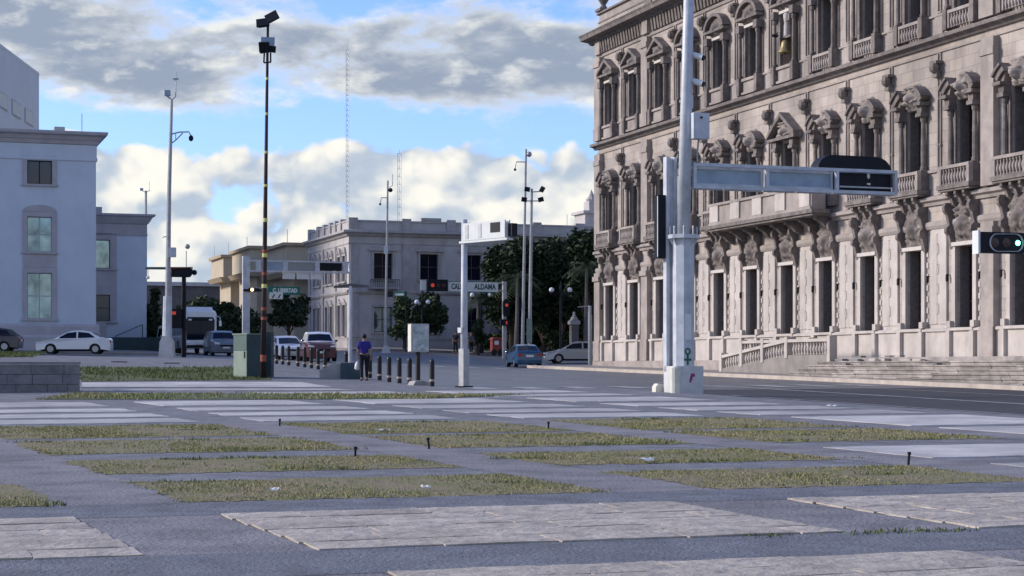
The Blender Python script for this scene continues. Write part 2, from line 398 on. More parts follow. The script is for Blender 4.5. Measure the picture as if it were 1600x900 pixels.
# pale kerb along the palace pavement
kb = structure(patch('kerb', 'kerb_stone', ab(36.2, 18), ab(36.55, 18), ab(38.1, 107.8), ab(37.75, 107.8), .035, 1, 60, .2))
structure(patch('road', 'fresh_asphalt', ab(23.1, 10), ab(36.1, 10), ab(37.0, 58), ab(23.1, 58), -.126, 8, 20))
# worn white lane lines and stop bars on the asphalt
for (a0, b0, a1, b1, wd) in ((28.3, 22, 29.6, 70, .28), (33.0, 22, 33.6, 75, .15), (24.6, 30, 24.9, 52, .14), (25.5, 74, 25.5, 100, .14), (29.5, 74, 29.8, 100, .14)):
    structure(patch('lane_line', 'road_paint', ab(a0, b0), ab(a0 + wd, b0), ab(a1 + wd, b1), ab(a1, b1), -.118, 1, 30))
for i in range(9):
    a0 = 19.5 + i * 1.9
    structure(patch('crosswalk_bar', 'road_paint', ab(a0, 60.2), ab(a0 + .9, 60.2), ab(a0 + .9, 63.4), ab(a0, 63.4), -.118, 2, 4))
for i in range(8):
    a0 = 21 + i * 1.9
    structure(patch('crosswalk_bar', 'road_paint', ab(a0, 102.5), ab(a0 + .9, 102.5), ab(a0 + .9, 106), ab(a0, 106), -.118, 2, 4))

# ------- plaza panels: pale paved ones near the camera and beyond, grass ones between
COLS = [(-7.2, -3.6), (-2.4, 1.8), (3.1, 7.5), (8.75, 12.8), (14.05, 18.1), (19.4, 23.4)]
for (A0, A1) in ((1.8, 3.1), (7.5, 8.75), (12.8, 14.05), (18.1, 19.4)):
    structure(patch('path', 'path_paving', pg(A0, 5), pg(A1, 5), pg(A1, 35.2), pg(A0, 35.2), .0035, 4, 40, rag=.03))
for (r0, r1) in ((12.15, 13.6), (16.65, 17.95)):
    structure(patch('path', 'band_paving', pg(-9, r0), pg(24, r0), pg(24, r1), pg(-9, r1), .006, 50, 3, rag=.02))
pv = []
for k_ in range(5):
    m_ = MB(); q = random.Random(50 + k_); nn = 5
    vs = []; j_ = lambda s: q.uniform(-s, s)
    for j in range(nn + 1):
        for i in range(nn + 1):
            ed = min(i, nn - i, j, nn - j)
            x = (i / nn - .5) * (1 - .006) + j_(.004); y = (j / nn - .5) * (1 - .012) + j_(.008)
            vs.append((x, y, (j_(.005) if ed else -.005 + j_(.004))))
    m_.add(vs, [(j * (nn + 1) + i, j * (nn + 1) + i + 1, (j + 1) * (nn + 1) + i + 1, (j + 1) * (nn + 1) + i) for j in range(nn) for i in range(nn)])
    ring = [i for i in range(nn + 1)] + [j * (nn + 1) + nn for j in range(1, nn + 1)] + [nn * (nn + 1) + i for i in range(nn - 1, -1, -1)] + [j * (nn + 1) for j in range(nn - 1, 0, -1)]
    o = len(m_.v); m_.v += [(vs[i][0], vs[i][1], -.05) for i in ring]; L_ = len(ring)
    m_.f += [(ring[i], o + i, o + (i + 1) % L_, ring[(i + 1) % L_]) for i in range(L_)]
    pv.append(m_.mesh('paver', 'paver_stone'))
def paved_panel(A0, A1, B0, B1, nr, lens):
    root = structure(patch('paved_panel', 'soil', pg(A0, B0), pg(A1, B0), pg(A1, B1), pg(A0, B1), .006, 6, 4))
    bd = (B1 - B0) / nr
    for r_ in range(nr):
        x = A0 - (rng.uniform(0, .5) if r_ % 2 else 0); first = True
        while x < A1 - .05:
            x2 = min(x + rng.uniform(*lens), A1)
            if A1 - x2 < .35: x2 = A1
            xa = max(x, A0)
            if x2 - xa > .12:
                bm = B0 + (r_ + .5) * bd; am = (xa + x2) / 2
                X, Y = pg(am, bm); X1, Y1 = pg(am + .5, bm); X2, Y2 = pg(am, bm + .5)
                o = link('paver', rng.choice(pv), root)
                o.matrix_world = Matrix.Identity(4)
                ex = Vector((X1 - X, Y1 - Y, gz(X1, Y1) - gz(X, Y))) * 2; ey = Vector((X2 - X, Y2 - Y, gz(X2, Y2) - gz(X, Y))) * 2
                ez = ex.cross(ey).normalized(); ez = (ez + Vector((rng.uniform(-.004, .004), rng.uniform(-.006, .006), 0))).normalized()
                l_, d_ = x2 - xa, bd
                M = Matrix(((ex.x * l_, ey.x * d_, ez.x, X), (ex.y * l_, ey.y * d_, ez.y, Y), (ex.z * l_, ey.z * d_, ez.z, gz(X, Y) + .022 + rng.uniform(-.004, .004)), (0, 0, 0, 1)))
                o.matrix_world = M
            x = x2
for c in (1, 2, 3, 4): paved_panel(COLS[c][0], COLS[c][1], 13.6, 16.65, 6, (.7, 1.3))
for c in (1, 2, 3): paved_panel(COLS[c][0], COLS[c][1], 9.1, 12.15, 6, (.7, 1.3))
for (c, r0, r1) in ((4, 17.9, 20.7), (4, 22.0, 24.6), (5, 22.0, 24.6), (5, 26.1, 29.6), (5, 30.4, 34.6)):
    structure(patch('paved_panel', 'panel_concrete', pg(COLS[c][0], r0), pg(COLS[c][1], r0), pg(COLS[c][1], r1), pg(COLS[c][0], r1), .012, 24, 10, .013, rag=.035))
for (r0, r1) in ((35.7, 37.6), (38.5, 40.3), (41.4, 43.4), (44.8, 48.2)):
    for c in range(-6, 6):
        A0, A1 = (COLS[c] if c >= 0 else (-7.2 + c * 5.45, -3.0 + c * 5.45))
        structure(patch('paved_panel', 'panel_concrete', pg(A0, r0), pg(A1, r0), pg(A1, r1), pg(A0, r1), .010, 24, 8, .011, rag=.06))
for c in (4, 5, 6, 7):
    A0 = 14.05 + (c - 4) * 5.4
    for r0, r1 in ((49.6, 51.6), (53.0, 55.6)):
        if A0 + 4 - .08 * (r1 - 13.5) > 22.6: continue
        structure(patch('paved_panel', 'panel_concrete', pg(A0 - .2, r0), pg(A0 + 4, r0), pg(A0 + 4, r1), pg(A0 - .2, r1), .010, 24, 8, .011, rag=.06))
def blades(name, m, quads, dens, h, wid, seed, parent=None, tuft=0.):
    """short upright blades scattered over plan quads: real triangles"""
    q = random.Random(seed); mb = MB()
    for P in quads:
        (x0, y0), (x1, y1), (x2, y2), (x3, y3) = P
        area = abs((x1 - x0) * (y3 - y0) - (x3 - x0) * (y1 - y0))
        for _ in range(int(area * dens)):
            s, t = q.uniform(-.025, 1.025), q.uniform(-.04, 1.04)
            # ragged border and bare patches
            if min(s, 1 - s) < .05 * q.random() * abs(math.sin(t * 9 + seed)) - .02 or min(t, 1 - t) < .10 * q.random() * abs(math.sin(s * 13 + seed)) - .02: continue
            X = (x0 * (1 - s) + x1 * s) * (1 - t) + (x3 * (1 - s) + x2 * s) * t
            Y = (y0 * (1 - s) + y1 * s) * (1 - t) + (y3 * (1 - s) + y2 * s) * t
            k_ = math.sin(X * 1.7 + 1.3 * math.sin(Y * 1.1)) * math.sin(Y * 2.3 + math.sin(X * .9))
            k2 = math.sin(X * .63 + seed) * math.sin(Y * .57 + 1.7 * seed) + .5 * math.sin(X * 1.9 + Y * 1.3)
            if k_ < -.35 and q.random() < .62: continue
            if k2 < -.35 and q.random() < .8: continue
            z = gz(X, Y); hh = h * (.45 + .9 * q.random()) * (1 + .5 * max(0, k_)); a = q.uniform(0, 6.28)
            dx, dy = math.cos(a) * wid, math.sin(a) * wid; lx, ly = q.uniform(-.7, .7) * hh, q.uniform(-.7, .7) * hh
            mb.add([(X - dx, Y - dy, z), (X + dx, Y + dy, z), (X + lx, Y + ly, z + hh)], [(0, 1, 2)])
    o = mb.build(name, m, parent); o['kind'] = 'stuff'; return o
beds = []
for (c, r0, r1) in ((1, 18.0, 20.8), (2, 18.0, 20.8), (3, 18.0, 20.8), (2, 22.05, 24.75), (3, 22.05, 24.75), (1, 22.05, 24.75), (2, 26.1, 29.7), (3, 26.1, 29.7), (4, 26.1, 29.7), (1, 26.1, 29.7),
                (2, 30.4, 34.8), (3, 30.4, 34.8), (4, 30.4, 34.8), (1, 30.4, 34.8), (0, 30.4, 34.8)):
    if (c, r0) == (1, 18.0): A0, A1 = COLS[1][0], 1.9
    else: A0, A1 = COLS[c]
    Q = [pg(A0, r0), pg(A1, r0), pg(A1, r1), pg(A0, r1)]; beds.append(Q)
    s_ = structure(patch('planting_bed', 'soil', *Q, .005, 36, 14, rag=.1))
    g_ = blades('grass', 'grass_blade', [Q], 900 if r0 < 25 else 620, .021 if r0 < 25 else .027, .008 if r0 < 25 else .011, int(r0 * 10) + c)
    tag(g_, 'short dry yellow-green grass in a plaza bed', 'grass', kind='stuff')
    # greener weeds in patches along the edges
    W = []
    for _ in range(9):
        s, t = rng.random(), rng.choice((0.03, .05, .93, .5, .1)); e = rng.uniform(.15, .5)
        X = pg(A0 + (A1 - A0) * s, r0 + (r1 - r0) * t)
        W.append([(X[0] - e, X[1] - .12), (X[0] + e, X[1] - .12), (X[0] + e, X[1] + .12), (X[0] - e, X[1] + .12)])
    g_ = blades('weeds', 'weed_blade', W, 300, .04, .012, int(r0 * 10) + c + 999)
    tag(g_, 'darker green weeds tufted along a plaza bed', 'weeds', kind='stuff')
X, Y = pg(7.3, 13.45)
g_ = blades('weeds', 'weed_blade', [[pg(6.6, 13.4), pg(8.7, 13.35), pg(8.7, 13.62), pg(6.6, 13.62)]], 900, .028, .010, 77)
tag(g_, 'dark green weeds growing along the paver edge', 'weeds', kind='stuff')
# strips of lawn further back
def lawn(px4, dens, h, seed, label):
    Q = [G(*p) for p in px4]
    structure(patch('lawn_bed', 'lawn', *Q, .012, 24, 4))
    tag(blades('grass', 'weed_blade' if dens < 100 else 'grass_blade', [Q], dens, h, .02, seed), label, 'grass', kind='stuff')
lawn([(128, 596.5), (424, 594), (378, 574), (128, 574.5)], 90, .10, 501, 'strip of green lawn behind the low stone wall')
lawn([(-60, 560), (50, 558), (72, 551), (-60, 550.5)], 60, .12, 502, 'small green lawn by the parked cars')
lawn([(60, 624.5), (640, 624), (830, 617), (128, 614.5)], 130, .07, 503, 'thin worn grass strip between paved bands')
structure(patch('kerb', 'panel_concrete', G(128, 606), G(520, 606), G(470, 598), G(128, 599), .03, 20, 2, .04))
structure(patch('kerb', 'panel_concrete', G(180, 611), G(560, 610.5), G(520, 608), G(220, 608), .02, 20, 2, .04))
# low wall of stone blocks at the left edge
wl = thing('stone_wall', 'low grey stone block wall at the left edge of the plaza', 'wall', (*ab(*toab(*G(125, 612))), 0), RF)
wx, wy = G(125, 612)[0], G(125, 612)[1]; wl.location = (wx, wy, gz(wx, wy) - .08)
box('core', 'block_stone', wl, -14, -.03, .03, 1.0, -.2, .86)
for r_ in range(3):
    x = -13.9 + (r_ % 2) * .4
    while x < -.2:
        L_ = min(rng.uniform(.55, 1.1), -x)
        if -x - L_ < .3: L_ = -x
        e = rng.uniform(-.015, .012)
        MB().box(x + .008, x + L_ - .008, -.02 + e, .25, r_ * .31 + .008, r_ * .31 + .302).build('stone_block', 'block_stone', wl)
        x += L_
box('coping', 'block_stone', wl, -14, .02, -.05, 1.05, .935, 1.0)
# sprinkler stubs
for (px, py, tilt, lab) in ((437, 666, .03, 'thin dark sprinkler stub beside the far white panels'), (671, 702, -.14, 'leaning dark sprinkler stub in the middle plaza bed'),
                       (857, 671, .0, 'short dark sprinkler stub in the far grass bed'), (555, 714, .03, 'dark sprinkler stub on the path left of the leaning one'), (1419, 727, .1, 'dark sprinkler stub behind the right grass bed')):
    X, Y = G(px, py); h = .14 if px > 600 and px != 857 else .11
    t = thing('sprinkler_stub', lab, 'sprinkler', (X, Y, gz(X, Y)), 0, 'sprinkler stubs')
    MB().tube([(0, 0, -.03), (tilt * h, 0, h)], .016, 8).build('pipe', 'dark_metal', t)
    MB().tube([(tilt * h, 0, h - .005), (tilt * h * 1.1, 0, h + .03)], .024, 8).build('head', 'dark_metal', t)
for (px, py, s, lab) in ((600, 676, .10, 'crumpled white paper in the far grass bed'), (1010, 724, .1, 'flat white scrap at the corner of a grass bed'), (430, 772, .05, 'white litter scrap in the near left grass bed'), (665, 768, .05, 'small white litter beside the near grass'), (1300, 637, .12, 'white scrap lying on the pale paving by the road')):
    X, Y = G(px, py); mb = MB(); q = random.Random(px)
    n_ = 5; vs = [(X + (i / n_ - .5) * s * 2, Y + (j / n_ - .5) * s * 1.4, gz(X, Y) + .03 + q.uniform(0, .045)) for j in range(n_ + 1) for i in range(n_ + 1)]
    mb.add(vs, [(j * (n_ + 1) + i, j * (n_ + 1) + i + 1, (j + 1) * (n_ + 1) + i + 1, (j + 1) * (n_ + 1) + i) for j in range(n_) for i in range(n_)])
    tag(mb.build('paper_scrap', 'paper'), lab, 'litter')
for (px, py, lab) in ((186, 566, 'dark drain grate on the paving behind the lawn, left one'), (268, 568, 'dark drain grate on the paving behind the lawn, right one')):
    X, Y = G(px, py); t = thing('drain_grate', lab, 'grate', (X, Y, gz(X, Y) + .01), RF, 'drain grates')
    mb = MB(); mb.box(-.35, .35, -.25, -.21, 0, .03); mb.box(-.35, .35, .21, .25, 0, .03); mb.box(-.35, -.31, -.21, .21, 0, .03); mb.box(.31, .35, -.21, .21, 0, .03); mb.build('frame', 'dark_metal', t)
    for i in range(7): box('bar', 'dark_metal', t, -.27 + i * .085, -.24 + i * .085, -.21, .21, 0, .022)
# ------------------------------------------------------------------ the palace (local x along the facade towards the camera, outward = -y)
PC = (5.4, 114.0)
palace = thing('palace', 'ornate three-storey pinkish stone government palace filling the right side', 'building', (PC[0], PC[1], 0), RP)
PL = 51.1; BAY = 3.905; T0 = 2.1
TW = [T0 + BAY * i for i in range(13)]
def facade_wall(parent, x0, x1, y0, y1, rows, xs_, hw, m, name='wall'):
    """rows: (z0, z1, openings?)"""
    mb = MB()
    for (z0, z1, op) in rows:
        if not op: mb.box(x0, x1, y0, y1, z0, z1); continue
        x = x0
        for c in xs_:
            mb.box(x, c - hw, y0, y1, z0, z1); x = c + hw
        mb.box(x, x1, y0, y1, z0, z1)
    return mb.build(name, m, parent)
facade_wall(palace, 0, PL, 0, .75, [(0.4, 3.2, 0), (3.2, 6.6, 1), (6.6, 9.1, 0), (9.1, 12.65, 1), (12.65, 16.45, 0), (16.45, 19.05, 1), (19.05, 23.0, 0)], TW, .64, 'palace_ashlar')
mb = MB(); mb.box(.0, .75, .75, 30, .4, 23); mb.box(PL - .75, PL, .75, 30, .4, 23); mb.box(.75, PL - .75, 29.2, 30, .4, 23); mb.build('wall', 'palace_stone', palace)
box('roof', 'concrete', palace, .75, PL - .75, .75, 29.2, 22.2, 22.5)
box('inner_wall', 'dark_facade', palace, .75, PL - .75, 3.2, 3.4, .4, 22.2)
for z in (3.0, 8.8, 16.2): box('inner_floor', 'interior_card', palace, .75, PL - .75, .76, 3.2, z, z + .15)
# plinth and its coursed base
pl = MB()
pl.box(-.12, PL, -.18, 0, 1.95, 3.08); pl.build('plinth', 'palace_plinth', palace)
MB().prism([(0, 3.08), (-.26, 3.08), (-.26, 3.16), (-.16, 3.22), (0, 3.22)], 'x', -.2, PL).build('plinth_cap', 'palace_plinth', palace)
box('footing', 'palace_stone', palace, -.2, PL, -.32, 0, .4, 1.95)
# horizontal mouldings
def moulding(name, prof, m='palace_stone'):
    return MB().prism(prof, 'x', -abs(min(p[0] for p in prof)), PL).build(name, m, palace)
moulding('string_course', [(0, 7.42), (-.10, 7.42), (-.16, 7.55), (-.16, 7.7), (-.06, 7.76), (0, 7.76)])
moulding('string_course', [(0, 8.42), (-.10, 8.42), (-.14, 8.55), (-.28, 8.62), (-.28, 8.76), (0, 8.86)])
moulding('string_course', [(0, 9.80), (-.10, 9.82), (-.10, 9.93), (0, 9.96)])
moulding('string_course', [(0, 14.82), (-.07, 14.84), (-.07, 14.94), (0, 14.96)])
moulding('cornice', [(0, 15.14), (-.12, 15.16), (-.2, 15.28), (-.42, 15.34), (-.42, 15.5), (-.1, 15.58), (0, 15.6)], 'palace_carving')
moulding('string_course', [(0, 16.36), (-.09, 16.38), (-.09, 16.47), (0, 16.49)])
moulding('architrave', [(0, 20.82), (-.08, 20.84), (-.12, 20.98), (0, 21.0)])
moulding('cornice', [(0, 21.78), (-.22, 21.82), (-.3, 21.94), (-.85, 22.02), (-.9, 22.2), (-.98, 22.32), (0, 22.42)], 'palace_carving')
mb = MB(); mb.box(0.02, PL, .05, .5, 22.42, 23.55); mb.build('parapet', 'palace_stone', palace)
MB().prism([(.0, 23.55), (-.1, 23.58), (-.1, 23.68), (.0, 23.74), (.55, 23.74), (.55, 23.55)], 'x', -.1, PL).build('parapet_cap', 'palace_carving', palace)
MB().prism([(.05, 23.0), (-.03, 23.02), (-.03, 23.1), (.05, 23.14)], 'x', 0, PL).build('parapet_band', 'palace_carving', palace)
# dentil blocks of the frieze
dm = MB().prism([(-.02, 21.02), (-.16, 21.06), (-.20, 21.35), (-.26, 21.76), (-.02, 21.76)], 'x', -.11, .11).mesh('frieze_block', 'palace_carving')
x = .5
while x < PL - .3:
    if not any(abs(x - (T0 + BAY * q)) < .62 for q in (1.5, 10.5)): link('frieze_block', dm, palace, (x, 0, 0))
    x += .42
# carved relief sheet
def carving(w_, z0, z1, depth, seed, n=22, lumps=34, oval=True):
    q = random.Random(seed); cx = [(q.uniform(-.5, .5), q.random(), q.uniform(.025, .085), q.uniform(.25, 1)) for _ in range(lumps)]
    cx = cx + [(-a, b, r, d) for a, b, r, d in cx] + [(0, .45, .2, 1.2)]
    mb = MB(); vs = []
    for j in range(n + 1):
        for i in range(n + 1):
            s, t = i / n - .5, j / n
            h = max(d * math.exp(-((s - a) ** 2 + ((t - b) * (z1 - z0) / w_) ** 2) / (r * r)) for a, b, r, d in cx)
            ed = min(1, 6 * min(.5 - abs(s), t + .0, 1 - t + .05)); wd = 1 if not oval else (.62 + .38 * math.sin(math.pi * min(1, t * .85 + .1)))
            vs.append((s * w_ * wd, -.03 - depth * (.18 + .82 * min(1, h)) * max(.05, ed), z0 + t * (z1 - z0)))
    mb.add(vs, [(j * (n + 1) + i, j * (n + 1) + i + 1, (j + 1) * (n + 1) + i + 1, (j + 1) * (n + 1) + i) for j in range(n) for i in range(n)])
    return mb
BAL = [(.05, 0), (.075, .03), (.045, .08), (.085, .26), (.085, .34), (.04, .52), (.06, .60), (.06, .66)]
def balustrade_mb(x0, x1, y, z, n, h=.66, pier=.16):
    mb = MB(); s = h / .66
    for i in range(n):
        xx = x0 + pier + (x1 - x0 - 2 * pier) * (i + .5) / n
        mb.lathe([(r * 1.0, zz * s) for r, zz in BAL], 6, (xx, y, z))
    mb.box(x0, x1, y - .11, y + .11, z + h, z + h + .13)
    mb.box(x0, x0 + pier, y - .1, y + .1, z, z + h); mb.box(x1 - pier, x1, y - .1, y + .1, z, z + h)
    return mb
# --- shared window meshes
def ground_window(i):
    mb = MB()
    for s in (-1, 1):
        a, b = sorted((s * .64, s * .9)); mb.box(a, b, -.12, 0, 3.22, 6.6)
        for k_ in range(7):
            a, b = sorted((s * .9, s * 1.06)); mb.box(a, b, -.035, 0, 3.4 + k_ * .48, 3.64 + k_ * .48)
        a, b = sorted((s * .74, s * 1.02)); mb.box(a, b, -.34, -.18, 1.95, 3.08); mb.box(a, b, -.30, -.0, 3.23, 3.5)
    mb.prism([(-.9, 3.1), (.9, 3.1), (.9, 3.22), (-.9, 3.22)], 'y', -.30, .0)
    return mb
gbs = []
for s in (-1, 1):
    gb = MB(); x0_, x1_ = sorted((s * .82, s * 1.0))
    gb.prism([(0, 8.4), (-.44, 8.4), (-.52, 8.22), (-.50, 8.05), (-.36, 7.9), (-.26, 7.5), (-.40, 7.36), (-.42, 7.18), (-.28, 7.05), (-.13, 6.5), (0, 6.4)], 'x', x0_, x1_)
    gbs.append(gb.mesh('bracket', 'palace_carving'))
gw = ground_window(0).mesh('window', 'palace_plinth')
gl = MB().box(-.80, .80, -.2, .02, 6.6, 6.76).mesh('lintel', 'lintel_stone')
gcs = [carving(1.55, 6.77, 8.4, .42, 11 + k_).mesh('cartouche', 'palace_carving', True) for k_ in range(4)]
def pane_set(z0, z1, y):
    p = MB().box(-.64, .64, y, y + .03, z0, z1)
    fr = MB(); h = z1 - z0
    for x in (-.64, -.03, .58): fr.box(x, x + .06, y - .05, y - .002, z0, z1)
    for k_ in (0, .33, .66, .985): fr.box(-.58, -.03, y - .045, y - .002, z0 + h * k_ * .98, z0 + h * k_ * .98 + .06); fr.box(.03, .58, y - .045, y - .002, z0 + h * k_ * .98, z0 + h * k_ * .98 + .06)
    sh = MB()
    sh.box(-.62, -.575, .12, y - .06, z0 + .03, z1 - .03)
    for k_ in range(5): sh.box(-.575, -.562, .16, y - .1, z0 + .12 + k_ * h / 5, z0 + h / 5 * (k_ + .85))
    return p, fr, sh
pg0 = [m_.mesh(n_, t_) for m_, n_, t_ in zip(pane_set(3.2, 6.6, .58), ('pane', 'sash', 'shutter'), ('dark_glass', 'window_wood', 'shutter_wood'))]
pg1 = [m_.mesh(n_, t_) for m_, n_, t_ in zip(pane_set(9.1, 12.65, .58), ('pane', 'sash', 'shutter'), ('dark_glass', 'window_wood', 'shutter_wood'))]
pg2 = [m_.mesh(n_, t_) for m_, n_, t_ in zip(pane_set(16.45, 19.05, .58), ('pane', 'sash', 'shutter'), ('dark_glass', 'window_wood', 'shutter_wood'))]
wl_ = MB(); wl_.box(-.03, .03, -.13, -.04, 5.42, 5.46); wl_.lathe([(.03, 0), (.06, .03), (.06, .28), (.03, .32)], 8, (0, -.15, 5.15)); wlamp = wl_.mesh('wall_lamp', 'dark_metal')
# first floor surround
def first_surround():
    mb = MB()
    for s in (-1, 1):
        mb.lathe([(.15, 0), (.15, .12), (.115, .2), (.12, .9), (.10, 2.05), (.13, 2.1), (.15, 2.25), (.15, 2.3)], 10, (s * .9, -.16, 9.96))
        a, b = sorted((s * .66, s * 1.1)); mb.box(a, b, -.42, 0, 12.26, 12.42); mb.box(*sorted((s * .70, s * 1.06)), -.36, 0, 12.42, 12.72)
        mb.box(*sorted((s * .66, s * 1.08)), -.4, 0, 9.12, 9.96)
        mb.box(*sorted((s * .64, s * .74)), -.1, 0, 9.96, 12.26)
    return mb
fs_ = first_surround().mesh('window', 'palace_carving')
def broken_segment(s):
    mb = MB()
    if 1:
        out = []; inn = []
        for k_ in range(7):
            a = R(38 + k_ * 4.3); r0, r1 = 1.56, 1.30
            out.append((s * math.cos(a) * r0, 12.1 + math.sin(a) * r0)); inn.append((s * math.cos(a) * r1, 12.1 + math.sin(a) * r1))
        poly = out + inn[::-1]
        for k_ in range(6):
            mb.prism([out[k_], out[k_ + 1], inn[k_ + 1], inn[k_]], 'y', -.46, 0)
            q = lambda p, e: (p[0] * e, 12.1 + (p[1] - 12.1) * e)
            mb.prism([q(out[k_], 1.07), q(out[k_ + 1], 1.07), q(out[k_ + 1], 1.002), q(out[k_], 1.002)], 'y', -.56, -.002)
        mb.box(*sorted((s * .68, s * 1.22)), -.54, 0, 12.722, 12.86)
        mb.prism([(s * .70, 12.861), (s * 1.04, 12.861), (s * 1.0, 12.9), (s * .62, 13.22)], 'y', -.34, 0)
    return mb
bsegs = [broken_segment(s).mesh('pediment', 'palace_carving') for s in (-1, 1)]
fcar = [carving(1.25, 12.66, 13.75, .55, 31 + k_, 18).mesh('cartouche', 'palace_stone', True) for k_ in range(3)]
def gable(z, hw, rise, proud, m_):
    mb = MB()
    mb.prism([(-hw, z), (hw, z), (hw, z + .14), (-hw, z + .14)], 'y', -proud, 0)
    for s in (-1, 1):
        mb.prism([(s * hw, z + .142), (s * hw, z + .34), (0, z + rise + .22), (0, z + rise)], 'y', -proud - .02, 0)
    mb.prism([(-hw * .8, z + .143), (hw * .8, z + .143), (0, z + rise * .97)], 'y', -proud * .45, 0)
    return mb
gab1 = gable(12.75, 1.45, 1.15, .52, 0).mesh('pediment', 'palace_carving')
balc = balustrade_mb(-1.12, 1.12, -.5, 9.12, 9).mesh('balustrade', 'palace_stone')
bslab = MB(); bslab.box(-1.2, 1.2, -.66, 0, 8.93, 9.115); bslab.box(-1.14, 1.14, -.6, 0, 8.84, 8.928)
for s in (-1, 0, 1):
    bslab.prism([(0, 8.838), (-.55, 8.838), (-.55, 8.7), (-.34, 8.55), (-.24, 8.3), (-.1, 8.2), (0, 8.2)], 'x', s * .62 - .08, s * .62 + .08)
bslab = bslab.mesh('balcony_slab', 'palace_carving')
# second floor
def second_surround():
    mb = MB()
    for s in (-1, 1):
        mb.box(*sorted((s * .64, s * .92)), -.16, 0, 15.62, 19.05)
        mb.lathe([(.13, 0), (.13, .1), (.1, .14), (.105, .8), (.09, 2.05), (.13, 2.12), (.14, 2.3)], 8, (s * 1.0, -.26, 16.5))
        mb.box(*sorted((s * .86, s * 1.16)), -.42, 0, 15.6, 16.48); mb.box(*sorted((s * .8, s * 1.2)), -.44, 0, 18.82, 19.2)
    return mb
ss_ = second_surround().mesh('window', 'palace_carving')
slin = MB().box(-.66, .66, -.22, .02, 19.05, 19.19).mesh('lintel', 'lintel_stone')
gab2 = gable(19.42, 1.24, .86, .48, 0).mesh('pediment', 'palace_carving')
def round_ped():
    mb = MB(); n_ = 10; z = 19.42; hw = 1.24
    mb.box(-hw, hw, -.46, 0, z, z + .14)
    for k_ in range(n_):
        a, b = R(12 + 156 * k_ / n_), R(12 + 156 * (k_ + 1) / n_); p = lambda t, r: (math.cos(t) * r * 1.02, z + .0 + math.sin(t) * r * .80)
        mb.prism([p(a, 1.24), p(b, 1.24), p(b, 1.03), p(a, 1.03)], 'y', -.48, 0)
    mb.prism([(-.95, z + .141), (.95, z + .141), (.7, z + .6), (0, z + .82), (-.7, z + .6)], 'y', -.26, 0)
    return mb
rped = round_ped().mesh('pediment', 'palace_carving')
scar = [carving(1.5, 19.2, 20.2, .5, 61 + k_, 16).mesh('cartouche', 'palace_carving', True) for k_ in range(3)]
bal2 = balustrade_mb(-.84, .84, -.26, 15.66, 7, .60, .1).mesh('balustrade', 'palace_stone')
pan2 = MB(); pan2.box(-.84, .84, -.2, 0, 15.62, 16.44); pan2.box(-.84, .84, -.3, -.2, 16.3, 16.44); pan2.box(-.84, .84, -.3, -.2, 15.62, 15.74); pan2 = pan2.mesh('apron', 'palace_stone')
for i, t in enumerate(TW):
    g = link('window', gw, palace, (t, 0, 0)); g['label'] = 'tall ground-floor window with carved cartouche above'
    link('lintel', gl, g); link('cartouche', gcs[i % 4], g); [link('bracket', b_, g) for b_ in gbs]
    for m_ in pg0: link(m_.name.split('.')[0], m_, g)
    for s in (-1, 1): link('wall_lamp', wlamp, g, (s * 1.2, 0, 0))
    if i % 3 != 1: box('curtain', 'interior_card', g, .04, .575, .566, .5795, 3.3, 4.1 + (i * 37 % 5) * .3)
    f = link('window', fs_, palace, (t, 0, 0)); f['label'] = 'first-floor window with columns and broken pediment'
    for m_ in pg1: link(m_.name.split('.')[0], m_, f)
    [link('pediment', b_, f) for b_ in ([gab1] if i == 6 else bsegs)]; link('cartouche', fcar[i % 3], f)
    if not 4.6 < i < 7.4: link('balustrade', balc, f); link('balcony_slab', bslab, f)
    s_ = link('window', ss_, palace, (t, 0, 0)); s_['label'] = 'second-floor window under a heavy pediment'
    if i != 6:
        for m_ in pg2: link(m_.name.split('.')[0], m_, s_)
    else: box('niche_back', 'palace_carving', s_, -.64, .64, .7, .74, 16.45, 19.05)
    link('lintel', slin, s_); link('pediment', gab2 if (i < 3 or i > 9) else rped, s_); link('cartouche', scar[i % 3], s_)
    if i > 6: link('balustrade', bal2, s_)
    else: link('apron', pan2, s_)
# pilasters between the bays
gp = MB(); gp.box(-.62, .62, -.06, 0, 3.22, 7.42); gp.box(-.62, -.1, -.1, -.06, 3.4, 7.2); gp.box(.1, .62, -.1, -.06, 3.4, 7.2)
for k_ in range(9): gp.box(-.1, .0 if k_ % 2 else .1, -.085, -.06, 3.42 + k_ * .42, 3.8 + k_ * .42)
gp = gp.mesh('pilaster', 'palace_plinth')
tp = MB(); tp.box(-.14, .14, -.07, 0, 8.86, 14.82); tp.box(-.04, .04, -.14, -.07, 9.97, 14.8); tp.box(-.16, .16, -.1, -.07, 10.9, 11.0); tp = tp.mesh('pilaster', 'palace_stone')
tp2 = MB(); tp2.box(-.14, .14, -.07, 0, 16.5, 20.82); tp2.box(-.04, .04, -.14, -.07, 16.6, 20.8); tp2.box(-.3, .3, -.08, 0, 15.62, 16.36); tp2 = tp2.mesh('pilaster', 'palace_stone')
hd = MB().ball((0, -.3, 0), .24, 8, 6, (1, .9, 1.05)); hd.box(-.25, .25, -.36, 0, .15, .27); hd.box(-.16, .16, -.28, 0, -.42, -.15); hd = hd.mesh('mask_bracket', 'palace_carving')
